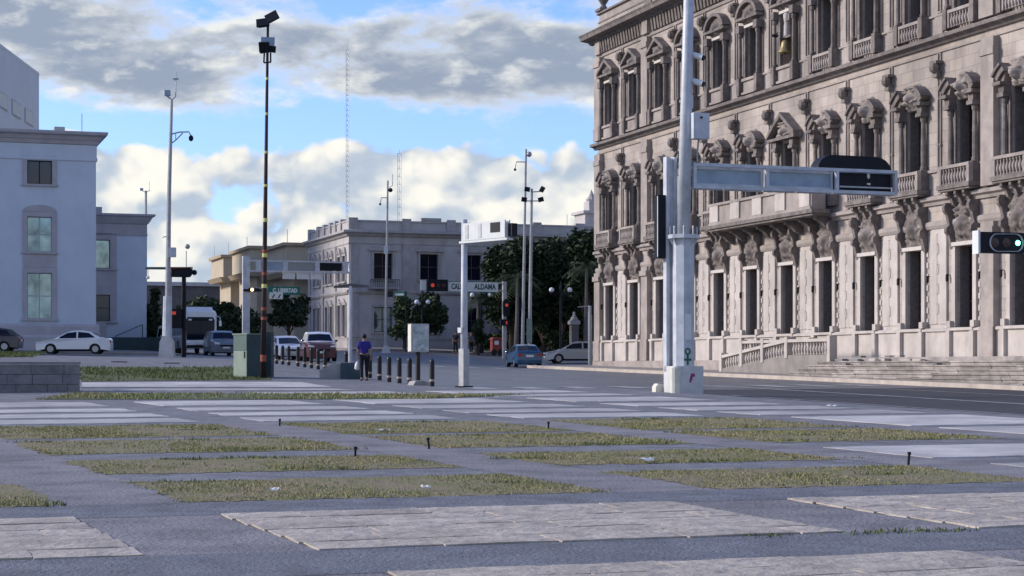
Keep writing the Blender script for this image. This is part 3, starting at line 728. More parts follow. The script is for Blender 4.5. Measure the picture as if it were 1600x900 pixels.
big = MB(); big.box(-.45, .45, -.3, 0, 1.95, 7.42); big.box(-.5, .5, -.36, -.3, 1.95, 3.2); big.box(-.45, .45, -.3, 0, 8.87, 14.8); big.box(-.5, .5, -.36, -.3, 14.1, 14.4); big.box(-.45, .45, -.3, 0, 15.62, 20.8); big.box(-.52, .52, -.38, -.3, 20.2, 20.5); big.box(-.5, .5, -.36, -.3, 15.62, 16.4); big.box(-.4, .4, -.28, 0, 21.0, 21.78); big.box(-.52, .52, -.4, -.3, 6.9, 7.2); big = big.mesh('pilaster', 'palace_stone')
for i in range(12):
    t = T0 + BAY * (i + .5)
    if i in (1, 10): link('pilaster', big, palace, (t, 0, 0)); continue
    link('pilaster', gp, palace, (t, 0, 0)); link('pilaster', tp, palace, (t, 0, 0)); link('pilaster', tp2, palace, (t, 0, 0))
    link('mask_bracket', hd, palace, (t, 0, 14.2)); link('mask_bracket', hd, palace, (t, 0, 20.3))
link('pilaster', big, palace, (.46, 0, 0)); link('pilaster', big, palace, (PL - .46, 0, 0))
# corner urn, lightning ball
mb = MB(); mb.box(-.1, .8, -.2, .6, 23.74, 23.9); mb.lathe([(.3, 0), (.2, .15), (.14, .25), (.36, .6), (.4, .8), (.25, .95), (.12, 1.05), (.16, 1.2), (.02, 1.4)], 10, (.35, .2, 23.9)); mb.build('urn', 'palace_carving', palace)
for q in (1.5, 10.5):
    t = T0 + BAY * q; mb = MB(); mb.box(t - .5, t + .5, -.06, .6, 22.42, 23.9); mb.build('parapet_pier', 'palace_carving', palace)
# great balcony
b0, b1 = T0 + BAY * 4.35, T0 + BAY * 7.2
mb = MB(); mb.box(b0 - .25, b1 + .25, -1.4, -.42, 8.77, 8.95); mb.box(b0 - .12, b1 + .12, -1.3, -.42, 8.66, 8.768)
bal = mb.build('balcony', 'palace_carving', palace)
mb = MB(); mb.box(b0, b1, -1.26, -1.06, 8.95, 9.95); mb.box(b0, b0 + .2, -1.06, -.53, 8.95, 9.95); mb.box(b1 - .2, b1, -1.06, -.53, 8.95, 9.95); mb.box(b0 - .08, b1 + .08, -1.36, -1.0, 9.952, 10.08); mb.box(b0, b1, -1.34, -1.262, 8.95, 9.1)
mb.build('parapet', 'palace_stone', bal)
n_ = 5
for k_ in range(n_):
    x = b0 + .6 + (b1 - b0 - 1.2) * k_ / (n_ - 1); MB().box(x - .5, x + .5, -1.34, -1.262, 9.11, 9.95).build('pier', 'palace_plinth', bal)
for k_ in range(8):
    x = b0 + .3 + (b1 - b0 - .6) * k_ / 7
    MB().prism([(0, 8.655), (-.95, 8.655), (-.95, 8.5), (-.65, 8.4), (-.4, 8.15), (-.2, 8.05), (0, 8.0)], 'x', x - .13, x + .13).build('corbel', 'palace_carving', bal)
# niche: hanging bell and figure
bell = thing('bell', 'bronze bell hung in the top-floor niche of the palace', 'bell', (0, 0, 0), 0)
Mp = Matrix.Translation((PC[0], PC[1], 0)) @ Matrix.Rotation(RP, 4, 'Z')
def pal(t, y, z): return Mp @ Vector((t, y, z))
bell.location = pal(TW[6], -.2, 17.05); bell.scale = (.8, .8, .85)
MB().lathe([(.47, 0), (.45, .05), (.35, .2), (.27, .45), (.24, .62), (.16, .72), (.04, .76)], 14).build('bell_body', 'bronze', bell, smooth=True)
MB().lathe([(.05, -.08), (.05, .1)], 8).build('clapper', 'dark_metal', bell)
box('yoke', 'window_wood', bell, -.35, .35, -.06, .06, .76, .88)
st = thing('statue', 'pale figure standing above the bell in the palace niche', 'statue', pal(TW[6], -.1, 17.86), RP); st.scale = (.66, .66, .66)
MB().lathe([(.28, 0), (.26, .1), (.24, .8), (.2, 1.0), (.26, 1.25), (.3, 1.6), (.2, 1.75), (.09, 1.8), (.14, 1.95), (.15, 2.1), (.05, 2.22)], 10).build('figure', 'statue_stone', st, smooth=True)
box('ledge', 'palace_carving', st, -.9, .9, -.2, 1.0, -.14, -.002)
MB().tube([(.28, 0, 1.6), (.36, -.06, 1.2), (.15, -.26, 1.1)], [.09, .07, .05], 6).build('arm', 'statue_stone', st)
# dark bird flying past the facade
bird = thing('bird', 'small dark bird in flight against the palace facade', 'bird', at(1211, 57, 84), R(20)); bird.scale = (1.1, 1.1, 1.1)
mb = MB(); mb.tube([(-.16, 0, 0), (-.07, 0, .01), (.04, 0, 0), (.13, 0, .04), (.2, 0, .05)], [.01, .05, .06, .035, .008], 8); mb.build('body', 'dark_metal', bird, smooth=True)
for s in (-1, 1):
    mb = MB(); P = [(.05, s * .03, .03), (.04, s * .2, .15), (-.02, s * .36, .12), (-.06, s * .2, .1), (-.07, s * .03, .02)]
    mb.add(P + [(p[0], p[1], p[2] - .012) for p in P], [(0, 1, 2, 3, 4), (9, 8, 7, 6, 5)] + [(i, (i + 1) % 5, (i + 1) % 5 + 5, i + 5) for i in range(5)]); mb.build('wing', 'dark_metal', bird)
# stairs in front of the palace
stairs = thing('palace_steps', 'broad weathered stone steps along the foot of the palace', 'steps', (PC[0], PC[1], 0), RP)
box('landing', 'step_stone', stairs, 33.7, PL, -1.9, -.34, .3, 2.0)
for k_ in range(6):
    z1_ = 1.84 - k_ * .165; x = 32.6 + .0 - k_ * .22
    while x < PL - .1:
        L_ = min(rng.uniform(1.2, 2.4), PL - x)
        y0_ = -1.9 - (k_ + 1) * .37 + rng.uniform(-.015, .015); y1_ = -1.9 - k_ * .37 - .002; zt_ = z1_ + rng.uniform(-.015, .012)
        MB().prism([(y0_ + .05, .2), (y1_, .2), (y1_, zt_), (y0_, zt_), (y0_, zt_ - .055), (y0_ + .05, zt_ - .075)], 'x', x + .006, x + L_ - .006).build('step_stone', 'step_stone', stairs)
        x += L_
q = random.Random(4)
for _ in range(13):
    t = q.uniform(34, 50); k_ = q.choice((-1, -1, 0, 1)); z = 2.0 if k_ < 0 else 1.85 - k_ * .165
    MB().box(t, t + q.uniform(.4, .9), -1.88 - (k_ + 1) * .37 + .05, -1.9 - k_ * .37 - .05, z, z + q.uniform(.05, .11)).build('loose_stone', q.choice(('block_stone', 'palace_plinth')), stairs)
ramp = thing('ramp_balustrade', 'stone ramp wall with sloping balustrade beside the palace steps', 'balustrade', (PC[0], PC[1], 0), RP)
yr = -2.0
MB().prism([(22.4, .3), (33.5, .3), (33.5, 2.14), (29.4, 2.14), (22.4, 1.5)], 'y', yr - .15, yr + .15).build('ramp_wall', 'sidewalk', ramp)
MB().prism([(22.2, 2.02), (29.3, 2.74), (29.3, 2.88), (22.2, 2.16)], 'y', yr - .17, yr + .17).build('hand_rail', 'palace_plinth', ramp)
box('hand_rail', 'palace_plinth', ramp, 29.302, 33.6, yr - .17, yr + .17, 2.74, 2.88)
blm = MB().lathe([(r * .95, zz * .9) for r, zz in BAL], 6).mesh('baluster', 'palace_plinth')
for k_ in range(24):
    x = 22.7 + k_ * .275
    link('baluster', blm, ramp, (x, yr, 1.5 + (x - 22.4) / 7 * .64 - .01))
for k_ in range(13): link('baluster', blm, ramp, (29.9 + k_ * .28, yr, 2.14))
for x, z0, z1_ in ((22.3, .3, 2.3), (24.6, 1.6, 2.45), (26.9, 1.8, 2.65), (29.4, 2.0, 3.0), (33.5, 1.2, 3.0)):
    box('post', 'palace_plinth', ramp, x - .13, x + .13, yr - .19, yr + .19, z0, z1_)
inner = thing('landing_balustrade', 'short level stone balustrade close to the palace plinth', 'balustrade', (PC[0], PC[1], 0), RP)
box('base_wall', 'sidewalk', inner, 21.6, 29, -.75, -.4, .3, 2.12); box('hand_rail', 'palace_plinth', inner, 21.6, 29, -.75, -.45, 2.78, 2.92)
for k_ in range(22): link('baluster', blm, inner, (21.95 + k_ * .32, -.6, 2.12)).scale.z = 1.11
for x in (21.7, 24.1, 26.5, 28.9): box('post', 'palace_plinth', inner, x - .13, x + .13, -.77, -.43, 2.12, 2.98)
# ------------------------------------------------------------------ other buildings
def gable_free(): pass
def simple_window(parent, x, z0, z1, hw, y=0., glass='dark_glass', frame='grey_trim', mull=1, wood='window_wood', trim=.18, proud=.1, depth=.3, side='front', sill=True, bars=1):
    """window > pane, sash, sill in a front wall (outward -y); the wall has a real opening there"""
    mb = MB()
    mb.box(x - hw - trim, x - hw, y - proud, y, z0, z1 + trim); mb.box(x + hw, x + hw + trim, y - proud, y, z0, z1 + trim); mb.box(x - hw, x + hw, y - proud, y, z1, z1 + trim)
    o = mb.build('window', frame, parent)
    MB().box(x - hw, x + hw, y + depth, y + depth + .03, z0, z1).build('pane', glass, o)
    fr = MB(); q = .06
    fr.box(x - hw, x - hw + q, y + depth - .06, y + depth - .002, z0, z1); fr.box(x + hw - q, x + hw, y + depth - .06, y + depth - .002, z0, z1)
    for k_ in range(mull): xx = x - hw + 2 * hw * (k_ + 1) / (mull + 1); fr.box(xx - q / 2, xx + q / 2, y + depth - .06, y + depth - .002, z0, z1)
    for k_ in range(bars + 2):
        zz = z0 + (z1 - z0 - q) * k_ / (bars + 1); fr.box(x - hw + q, x + hw - q, y + depth - .055, y + depth - .003, zz, zz + q)
    fr.build('sash', wood, o)
    if sill: MB().box(x - hw - trim - .08, x + hw + trim + .08, y - proud - .1, y + .02, z0 - .14, z0 - .001).build('sill', frame, o)
    return o
def opened_wall(mb, x0, x1, y0, y1, z0, z1, ops):
    """solid wall with rectangular openings (x, hw, z0, z1); openings in one x column share hw"""
    cols = {}
    for (x, hw, a, b) in ops: cols.setdefault((x, hw), []).append((a, b))
    cur = x0
    for (x, hw) in sorted(cols):
        mb.box(cur, x - hw, y0, y1, z0, z1); z = z0
        for a, b in sorted(cols[(x, hw)]): mb.box(x - hw, x + hw, y0, y1, z, a); z = b
        mb.box(x - hw, x + hw, y0, y1, z, z1); cur = x + hw
    mb.box(cur, x1, y0, y1, z0, z1)
    return mb
# --- pale corner building across the cross street
mo = at(545, 560, 155)
mbld = thing('corner_building', 'two-storey grey-white classical corner building with parapet behind the trees', 'building', (mo.x, mo.y, 0), RF)
fx = [3.0, 7.1, 11.0, 15.0, 19.0, 23.0, 27.0]
ops = [(x, .82, 9.1, 11.3) for x in fx] + [(x, .82, 4.55, 6.7) for x in fx]
opened_wall(MB(), .5, 34, 0, .5, 1.5, 13.2, ops).build('wall', 'grey_stucco', mbld)
lw = [1.5, 3.3, 6.3, 8.1, 11.2, 13.0]
m2 = MB(); opened_wall(m2, 0, 16, 0, .5, 1.5, 13.2, [(y, .5, 8.9, 11.1) for y in lw] + [(y, .5, 4.2, 6.9) for y in lw])
m2.v = [(p[1], p[0], p[2]) for p in m2.v]; m2.f = [tuple(reversed(f)) for f in m2.f]
m2.build('wall', 'grey_stucco', mbld)
mb = MB(); mb.box(.5, 34, 15.5, 16, 1.5, 13.2); mb.box(33.5, 34, .5, 15.5, 1.5, 13.2); mb.build('wall', 'grey_stucco', mbld)
box('roof', 'concrete', mbld, .5, 33.5, .5, 15.5, 12.6, 12.9)
box('inner_wall', 'dark_facade', mbld, 1.5, 33, 1.6, 1.8, 1.5, 12.6); box('inner_wall', 'dark_facade', mbld, 1.5, 1.7, 1.8, 15, 1.5, 12.6)
def band(name, prof, m='grey_trim', x1=34.1, y1=16.1):
    # runs along the front, mitred round the corner and along the left side
    n = len(prof); vs = [(x1, -p, z) for p, z in prof] + [(-p, -p, z) for p, z in prof] + [(-p, y1, z) for p, z in prof]
    fs = [(s * n + i, s * n + (i + 1) % n, (s + 1) * n + (i + 1) % n, (s + 1) * n + i) for s in range(2) for i in range(n)] + [tuple(range(n)), tuple(range(3 * n - 1, 2 * n - 1, -1))]
    return MB().add(vs, fs).build(name, m, mbld)
band('plinth', [(-.02, 1.5), (.12, 1.5), (.12, 3.9), (.16, 3.92), (.16, 4.06), (-.02, 4.1)])
band('string_course', [(-.02, 7.75), (.1, 7.78), (.22, 7.95), (.22, 8.1), (-.02, 8.2)])
band('string_course', [(-.02, 12.05), (.06, 12.07), (.06, 12.15), (-.02, 12.17)])
band('cornice', [(-.02, 12.7), (.15, 12.74), (.3, 12.95), (.55, 13.02), (.55, 13.2), (-.02, 13.3)])
band('parapet', [(-.45, 13.3), (-.1, 13.3), (-.1, 13.98), (-.02, 14.0), (-.02, 14.12), (-.45, 14.12)], 'grey_stucco')
for x in (.4, 5.1, 9.1, 13, 17, 21, 25, 29, 33.5): box('parapet_pier', 'grey_trim', mbld, x - .4, x + .4, -.04, .5, 13.3, 14.3)
for y in (3.2, 5.2, 7.2, 9.6, 12, 15.6): box('parapet_pier', 'grey_trim', mbld, -.04, .5, y - .35, y + .35, 13.3, 14.35)
box('parapet_block', 'grey_trim', mbld, 6.4, 8.2, .0, .5, 14.13, 14.42)
for x in (.45, 5.05, 5.6, 12.9, 17): box('pilaster', 'grey_trim', mbld, x - .35, x + .35, -.14, -.0, 4.1, 12.05)
for y in (4.8, 9.7, 15): box('pilaster', 'grey_trim', mbld, -.12, .0, y - .35, y + .35, 4.1, 12.05)
for i, x in enumerate(fx):
    u = simple_window(mbld, x, 9.1, 11.3, .82, wood='window_wood'); mb = MB()
    mb.prism([(x - 1.25, 11.5), (x + 1.25, 11.5), (x + 1.3, 11.62), (x + .8, 11.86), (x, 11.95), (x - .8, 11.86), (x - 1.3, 11.62)], 'y', -.24, -.101); mb.build('hood', 'grey_trim', u)
    if i in (0, 3, 5):
        box('balcony_slab', 'grey_trim', u, x - 1.3, x + 1.3, -.75, -.11, 8.24, 8.36)
        mb = MB(); mb.box(x - 1.28, x + 1.28, -.72, -.68, 9.0, 9.05)
        for k_ in range(14): xx = x - 1.27 + k_ * .195; mb.box(xx, xx + .03, -.715, -.685, 8.36, 9.0)
        mb.build('railing', 'dark_metal', u)
    simple_window(mbld, x, 4.55, 6.7, .82, glass='pale_glass' if i == 0 else 'dark_glass')
for y in lw:
    for (z0, z1) in ((8.9, 11.1), (4.2, 6.9)):
        mb = MB(); mb.box(-.1, 0, y - .68, y - .5, z0, z1 + .1); mb.box(-.1, 0, y + .5, y + .68, z0, z1 + .1); mb.box(-.12, 0, y - .68, y + .68, z1, z1 + .16); mb.box(-.2, 0, y - .75, y + .75, z0 - .14, z0)
        o = mb.build('window', 'grey_trim', mbld); MB().box(.28, .31, y - .5, y + .5, z0, z1).build('pane', 'dark_glass', o)
        MB().box(.22, .278, y - .03, y + .03, z0, z1).build('sash', 'window_wood', o)
        if z0 > 8: 
            m_ = MB(); 
            for k_ in range(10):
                a, b = math.pi * k_ / 10, math.pi * (k_ + 1) / 10
                m_.prism([(y + math.cos(a) * .62, z1 + .17 + math.sin(a) * .62), (y + math.cos(b) * .62, z1 + .17 + math.sin(b) * .62), (y + math.cos(b) * .42, z1 + .17 + math.sin(b) * .42), (y + math.cos(a) * .42, z1 + .17 + math.sin(a) * .42)], 'x', -.18, 0)
            m_.ball((-.08, y, z1 + .38), .26, 8, 6, (.5, 1, 1)); m_.build('medallion', 'grey_trim', o)
        else:
            m_ = MB(); m_.prism([(y - .6, z1 + .17), (y + .6, z1 + .17), (y, z1 + .55)], 'x', -.16, 0); m_.build('hood', 'grey_trim', o)
# pavilion turret at the far right end, just left of the palace edge
tw = at(921, 340, 168)
tur = thing('roof_pavilion', 'pale stepped roof pavilion peeping out left of the palace corner', 'building', (tw.x, tw.y, 0), RF)
for a in ((2.3, 1.5, 14.2), (1.9, 14.2, 14.6), (1.35, 14.6, 15.6), (1.6, 15.6, 15.85), (.7, 15.85, 16.8)):
    box('tier', 'grey_stucco', tur, -a[0] + .4, a[0], -a[0], a[0], a[1], a[2])
mb = MB(); mb.lathe([(.5, 0), (.55, .2), (.3, .5), (.1, .9), (.03, 1.1)], 10, (.2, 0, 16.8)); mb.build('finial', 'grey_trim', tur)
# --- buff blocks further down the street
def buff(name, label, px, Y, x1, y1, ztop, zmid, inset):
    p = at(px, 0, Y); t = thing(name, label, 'building', (p.x, p.y, 0), RF, 'buff blocks down the street')
    box('upper_wall', 'beige_wall', t, 0, x1, 0, y1, zmid, ztop - .3); box('lower_wall', 'beige_wall', t, inset, x1 + 3, inset, y1, 1.5, zmid - .5)
    box('cornice', 'beige_cornice', t, -.35, x1 + .35, -.35, y1, ztop - .3, ztop)
    MB().prism([(-.15, zmid - .5), (x1 + .15, zmid - .5), (x1 + .5, zmid - .02), (-.5, zmid - .02)], 'y', -.5, y1).build('ledge', 'beige_cornice', t)
    return t
bA = buff('buff_building', 'nearest buff building with flat cornice, partly behind the corner building', 447, 176, 12, 11, at(0, 379, 176).z, at(0, 424, 176).z, 1.0)
bB = buff('buff_building', 'middle buff block with projecting upper storey and brown ledges', 392, 190, 8, 11, at(0, 384, 190).z, at(0, 424, 190).z, .8)
bC = buff('buff_building', 'farthest buff block at the end of the row, tallest tower-like shaft', 349, 204, 6, 8, at(0, 398, 204).z, at(0, 433, 204).z, 1.0)
for k_ in range(2):
    for x in (3, 6.5): box('window', 'dark_glass', bA, x - .5, x + .5, .93, .99, 4 + k_ * 3.4, 6 + k_ * 3.4)
bD = thing('street_end_building', 'low dark building closing the far end of the street', 'building', (at(225, 0, 300).x, 300, 0), RF)
box('wall', 'dark_facade', bD, 0, 16, 0, 8, 1.5, at(0, 446, 300).z); box('roof_slab', 'wall_trim', bD, -.3, 16.3, -.5, 8, at(0, 446, 300).z, at(0, 440, 300).z)
for k_ in range(5): box('window', 'blue_glass', bD, 1 + k_ * 3, 2.8 + k_ * 3, -.06, -.002, 9, 11)
# --- white building at the left
lo = at(150, 0, 125)
lb = thing('white_building', 'large plain white building with stone cornice at the left edge', 'building', (lo.x, lo.y, 0), RF)
zz = lambda y: at(0, y, 123.5).z
lops = [(-3.75, .82, zz(287), zz(250)), (-3.75, .82, zz(393), zz(338)), (-3.75, .82, zz(498), zz(426)), (-10, .82, zz(287), zz(250)), (-10, .82, zz(393), zz(338)), (-10, .82, zz(498), zz(426))]
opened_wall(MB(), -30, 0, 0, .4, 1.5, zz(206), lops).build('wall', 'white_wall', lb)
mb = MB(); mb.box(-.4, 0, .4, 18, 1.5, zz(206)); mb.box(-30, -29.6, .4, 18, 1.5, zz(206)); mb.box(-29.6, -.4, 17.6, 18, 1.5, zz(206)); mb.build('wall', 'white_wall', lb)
box('roof', 'concrete', lb, -29.6, -.4, .4, 17.6, zz(212), zz(208)); box('inner_wall', 'pale_glass', lb, -29, -1, 1.4, 1.5, 1.5, 16)
def lband(par, name, prof, m, x0, y1):
    n = len(prof); vs = [(x0, -p, z) for p, z in prof] + [(p, -p, z) for p, z in prof] + [(p, y1, z) for p, z in prof]
    fs = [(s * n + i, s * n + (i + 1) % n, (s + 1) * n + (i + 1) % n, (s + 1) * n + i) for s in range(2) for i in range(n)] + [tuple(range(n)), tuple(range(3 * n - 1, 2 * n - 1, -1))]
    return MB().add(vs, [tuple(reversed(f)) for f in fs]).build(name, m, par)
T = zz(206)
lband(lb, 'cornice', [(0, T - .75), (.12, T - .72), (.2, T - .5), (.3, T - .42), (.42, T - .2), (.7, T - .12), (.74, T), (.74, T + .1), (0, T + .12)], 'wall_trim', -30, 18)
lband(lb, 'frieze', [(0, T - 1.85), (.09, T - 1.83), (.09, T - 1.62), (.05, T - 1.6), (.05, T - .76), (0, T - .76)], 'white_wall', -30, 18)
lband(lb, 'plinth', [(0, 1.6), (.3, 1.6), (.3, 3.6), (.22, 3.75), (.22, 4.35), (.14, 4.5), (0, 4.52)], 'wall_trim', -30, 18)
for i, (x, hw, z0, z1) in enumerate(lops):
    o = simple_window(lb, x, z0, z1, hw, glass='pale_glass' if i % 3 else 'blue_glass', frame='wall_trim', mull=1, wood='dark_metal' if i % 3 == 0 else 'wall_trim', trim=.32, proud=.07, depth=.22, bars=1 if i % 3 else 0)
    if i % 3 == 1:
        mb = MB()
        for k_ in range(10):
            a, b = R(180 * k_ / 10), R(180 * (k_ + 1) / 10); P = lambda t, r: (x + math.cos(t) * r, z1 + .33 + math.sin(t) * r * .42)
            mb.prism([P(a, 1.14), P(b, 1.14), P(b, .02), P(a, .02)], 'y', -.072, 0)
        mb.build('arched_head', 'wall_trim', o)
        box('apron', 'wall_trim', lb, x - .82 - .3, x + .82 + .3, -.06, 0, zz(425) + .34, z0 - .16)
box('roof_unit', 'galvanised', lb, -2.6, -1.9, 2, 3, T + .1, T + .7)
MB().tube([(-.8, 1.5, T), (-.8, 1.5, T + 1.6)], .03, 6).build('antenna', 'galvanised', lb)
l2 = at(229, 0, 140)
lb2 = thing('white_annex', 'lower white annex with cornice and recessed windows behind the white building', 'building', (l2.x, l2.y, 0), RF)
z2 = lambda y: at(0, y, 138.5).z
T2 = z2(334)
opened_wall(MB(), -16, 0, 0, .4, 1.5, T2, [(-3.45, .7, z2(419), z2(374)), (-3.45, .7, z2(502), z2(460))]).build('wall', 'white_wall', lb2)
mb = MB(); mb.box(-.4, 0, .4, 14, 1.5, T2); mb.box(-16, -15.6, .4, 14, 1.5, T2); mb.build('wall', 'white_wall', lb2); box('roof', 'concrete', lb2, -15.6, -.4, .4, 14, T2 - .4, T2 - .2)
lband(lb2, 'cornice', [(0, T2 - .7), (.12, T2 - .67), (.3, T2 - .4), (.42, T2 - .18), (.6, T2 - .1), (.62, T2 + .05), (0, T2 + .1)], 'wall_trim', -16, 14)
lband(lb2, 'frieze', [(0, T2 - 1.6), (.07, T2 - 1.58), (.07, T2 - 1.42), (.04, T2 - 1.4), (.04, T2 - .72), (0, T2 - .72)], 'wall_trim', -16, 14)
simple_window(lb2, -3.45, z2(419), z2(374), .7, glass='pale_glass', frame='wall_trim', trim=.5, proud=.07, depth=.12, bars=0, mull=0)
simple_window(lb2, -3.45, z2(502), z2(460), .7, glass='blue_glass', frame='wall_trim', trim=.5, proud=.07, depth=.12, bars=1, mull=0)
box('apron', 'wall_trim', lb2, -4.65, -2.25, -.06, 0, z2(460) + .52, z2(419) - .16)
box('porch_pier', 'wall_trim', lb2, -4.2, -3.2, -1.4, -.5, 1.5, z2(503))
box('base_wall', 'planter_teal', lb2, -3.15, 2.6, -1.2, -.8, 1.5, z2(527))
mb = MB(); mb.tube([(-2.4, -.7, z2(525)), (-.4, -.7, z2(507))], .03, 6); mb.tube([(-.4, -.7, z2(507)), (-.4, -.7, z2(530))], .03, 6); mb.tube([(-2.4, -.7, z2(525)), (-2.4, -.7, z2(530))], .03, 6); mb.build('stair_rail', 'dark_metal', lb2)
box('roof_unit', 'wall_trim', lb2, -4.0, -3.3, .5, 1.2, T2 + .1, T2 + .6)
# tall modern block behind
ta = at(61, 0, 200)
tb = thing('modern_block', 'tall windowless white modern block rising behind the white building', 'building', (ta.x, ta.y, 0), R(90 + 2.6))
HT = at(0, 119, 200).z
box('wall', 'modern_wall', tb, -30, 0, 0, 20, 1.5, HT)
box('parapet', 'modern_wall', tb, -30, .02, -.02, 20.02, HT, HT + .35)
for k_ in range(4):
    x = -5.2 - k_ * 6.0; o = MB().box(x - 2.0, x + 2.0, -.08, -.0, HT - 6.0, HT - 4.4).build('window', 'wall_trim', tb); box('pane', 'galvanised', o, x - 1.85, x + 1.85, -.1, -.082, HT - 5.88, HT - 4.52)
# ------------------------------------------------------------------ trees
def leaves(mb, cs, n, size, q):
    """n leaf-sized faces spread through clumps (centre, radius xyz)"""
    wts = [c[1] * c[2] for c in cs]
    for _ in range(n):
        c = q.choices(cs, wts)[0]
        while True:
            v = Vector((q.uniform(-1, 1), q.uniform(-1, 1), q.uniform(-1, 1)))
            if .12 < v.length < 1: break
        v = v * (.55 + .45 * v.length)
        p = Vector((c[0][0] + v.x * c[1], c[0][1] + v.y * c[1], c[0][2] + v.z * c[2]))
        a = Vector((q.gauss(0, 1), q.gauss(0, 1), q.gauss(0, .6))).normalized(); b = a.cross(Vector((q.gauss(0, 1), q.gauss(0, 1), q.gauss(0, 1)))).normalized()
        s = size * q.uniform(.6, 1.3)
        mb.add([p - a * s, p + b * s * .5, p + a * s, p - b * s * .5], [(0, 1, 2, 3)])
def tree(name, label, px, Y, ztop, zlow, rad, mleaf, n, seed, group=None, trunk=.16, leaf=.2, clumps=16, X=None):
    q = random.Random(seed)
    p = gpx(px, Y) if X is None else Vector((X, Y, gz(X, Y)))
    t = thing(name, label, 'tree', p, 0, group)
    h0 = zlow - p.z; h1 = ztop - p.z; cz = (h0 + h1) / 2; rz_ = (h1 - h0) / 2
    mb = MB(); mb.tube([(0, 0, -.1), (q.uniform(-.1, .1), q.uniform(-.1, .1), h0 * .6), (q.uniform(-.2, .2), q.uniform(-.2, .2), h0 + rz_ * .5), (q.uniform(-.3, .3), 0, h1 - rz_ * .4)], [trunk * 1.25, trunk, trunk * .75, trunk * .25], 8)
    cs = []
    for k_ in range(clumps):
        a = q.uniform(0, 6.283); e = q.uniform(-.8, 1); rr = math.sqrt(max(0, 1 - e * e)) * q.uniform(.5, .8)
        c = (math.cos(a) * rr * rad, math.sin(a) * rr * rad, cz + e * rz_ * .75)
        cs.append((c, rad * q.uniform(.28, .46), rz_ * q.uniform(.24, .4)))
        if k_ % 2 == 0: mb.tube([(0, 0, h0 * q.uniform(.75, 1.1)), (c[0] * .5, c[1] * .5, (h0 + c[2]) / 2 + .1), c], [trunk * .45, trunk * .3, trunk * .08], 5)
    cs.append(((0, 0, cz), rad * .5, rz_ * .55))
    mb.build('trunk', 'bark', t)
    lm = MB(); leaves(lm, cs, n, leaf, q); lm.build('crown', mleaf, t)
    return t
def palm(name, label, px, Y, ztop, seed, nf=18, fl=2.0):
    q = random.Random(seed); p = gpx(px, Y); h = ztop - p.z - fl * .35; t = thing(name, label, 'palm', p, 0, 'palms in the square')
    MB().tube([(0, 0, -.1), (.1, 0, h * .5), (.15, .05, h)], [.2, .14, .12], 8).build('trunk', 'dark_facade', t)
    for k_ in range(nf):
        mb = MB(); a = 6.283 * k_ / nf + q.uniform(-.2, .2); el = q.uniform(-.5, 1.1); pts = []
        for i in range(8):
            s = i / 7; r_ = fl * s * math.cos(el * (1 - s * .3)) ; z = h + fl * s * math.sin(el) - fl * .75 * s * s
            pts.append(Vector((.15 + math.cos(a) * r_, .05 + math.sin(a) * r_, z)))
        mb.tube(pts, [.02] * 8, 4)
        sd = Vector((-math.sin(a), math.cos(a), 0))
        for i in range(1, 8):
            for s in (-1, 1):
                for u in (0, .5):
                    b = pts[i] if u == 0 else (pts[i] + pts[i - 1]) / 2; d = (pts[i] - pts[i - 1]).normalized(); L_ = .5 * math.sin(math.pi * (i - u * .5) / 8.5) + .12
                    e = b + sd * s * L_ + d * L_ * .5 - Vector((0, 0, L_ * .35)); mb.add([b, b + d * .07, e], [(0, 1, 2)])
        mb.build('frond', 'leaf_palm', t)
    return t
Z = lambda y, Y: at(0, y, Y).z
GS = 'trees in front of the corner building'
tree('park_tree', 'big dark tree left of the twin floodlight poles', 800, 148, Z(362, 148), Z(525, 148), 2.7, 'leaf_dark', 7000, 1, GS, .2, .26, 18)
tree('park_tree', 'dark tree between the floodlight poles and the twin-globe lamp', 848, 150, Z(368, 150), Z(530, 150), 3.0, 'leaf_dark', 7500, 2, GS, .2, .26, 18)
tree('park_tree', 'dark round tree behind the twin-globe lamp', 880, 152, Z(380, 152), Z(510, 152), 2.6, 'leaf_dark', 5500, 3, GS, .2, .26, 16)
tree('park_tree', 'tall dark tree touching the palace corner', 916, 146, Z(348, 146), Z(510, 146), 2.2, 'leaf_dark', 6500, 4, GS, .22, .26, 18)
tree('park_tree', 'dark tree low behind the silver hatchback', 905, 156, Z(410, 156), Z(540, 156), 3.0, 'leaf_dark', 5500, 5, GS, .2, .26, 16)
tree('park_tree', 'dark tree behind the red traffic light on the post', 822, 157, Z(390, 157), Z(540, 157), 3.0, 'leaf_dark', 5500, 12, GS, .2, .26, 16)
tree('park_tree', 'dark tree at the foot of the grove behind the blue sedan', 862, 160, Z(420, 160), Z(545, 160), 3.2, 'leaf_dark', 5500, 13, GS, .2, .26, 16)
tree('street_tree', 'round clipped dark tree behind the poster box', 668, 146, Z(455, 146), Z(528, 146), 1.75, 'leaf_dark', 3000, 6, GS, .12, .2, 14)
tree('street_tree', 'lighter bushy tree left of the poster box', 632, 149, Z(462, 149), Z(535, 149), 1.55, 'leaf_mid', 2400, 7, GS, .12, .2, 14)
tree('street_tree', 'narrow dark conical shrub beside the traffic pole', 748, 145, Z(498, 145), Z(547, 145), .75, 'leaf_dark', 1500, 8, GS, .08, .16, 9)
tree('street_tree', 'leafy tree above the white car at the corner building', 452, 150, Z(448, 150), Z(520, 150), 2.0, 'leaf_dark', 2800, 9, GS, .13, .22, 14)
tree('street_tree', 'dark tree right of the bus by the buff blocks', 378, 168, Z(480, 168), Z(545, 168), 2.4, 'leaf_dark', 2600, 10, GS, .14, .24, 14)
tree('street_tree', 'dark bush right behind the bus roof', 352, 178, Z(472, 178), Z(540, 178), 2.2, 'leaf_dark', 2400, 14, GS, .14, .24, 14)
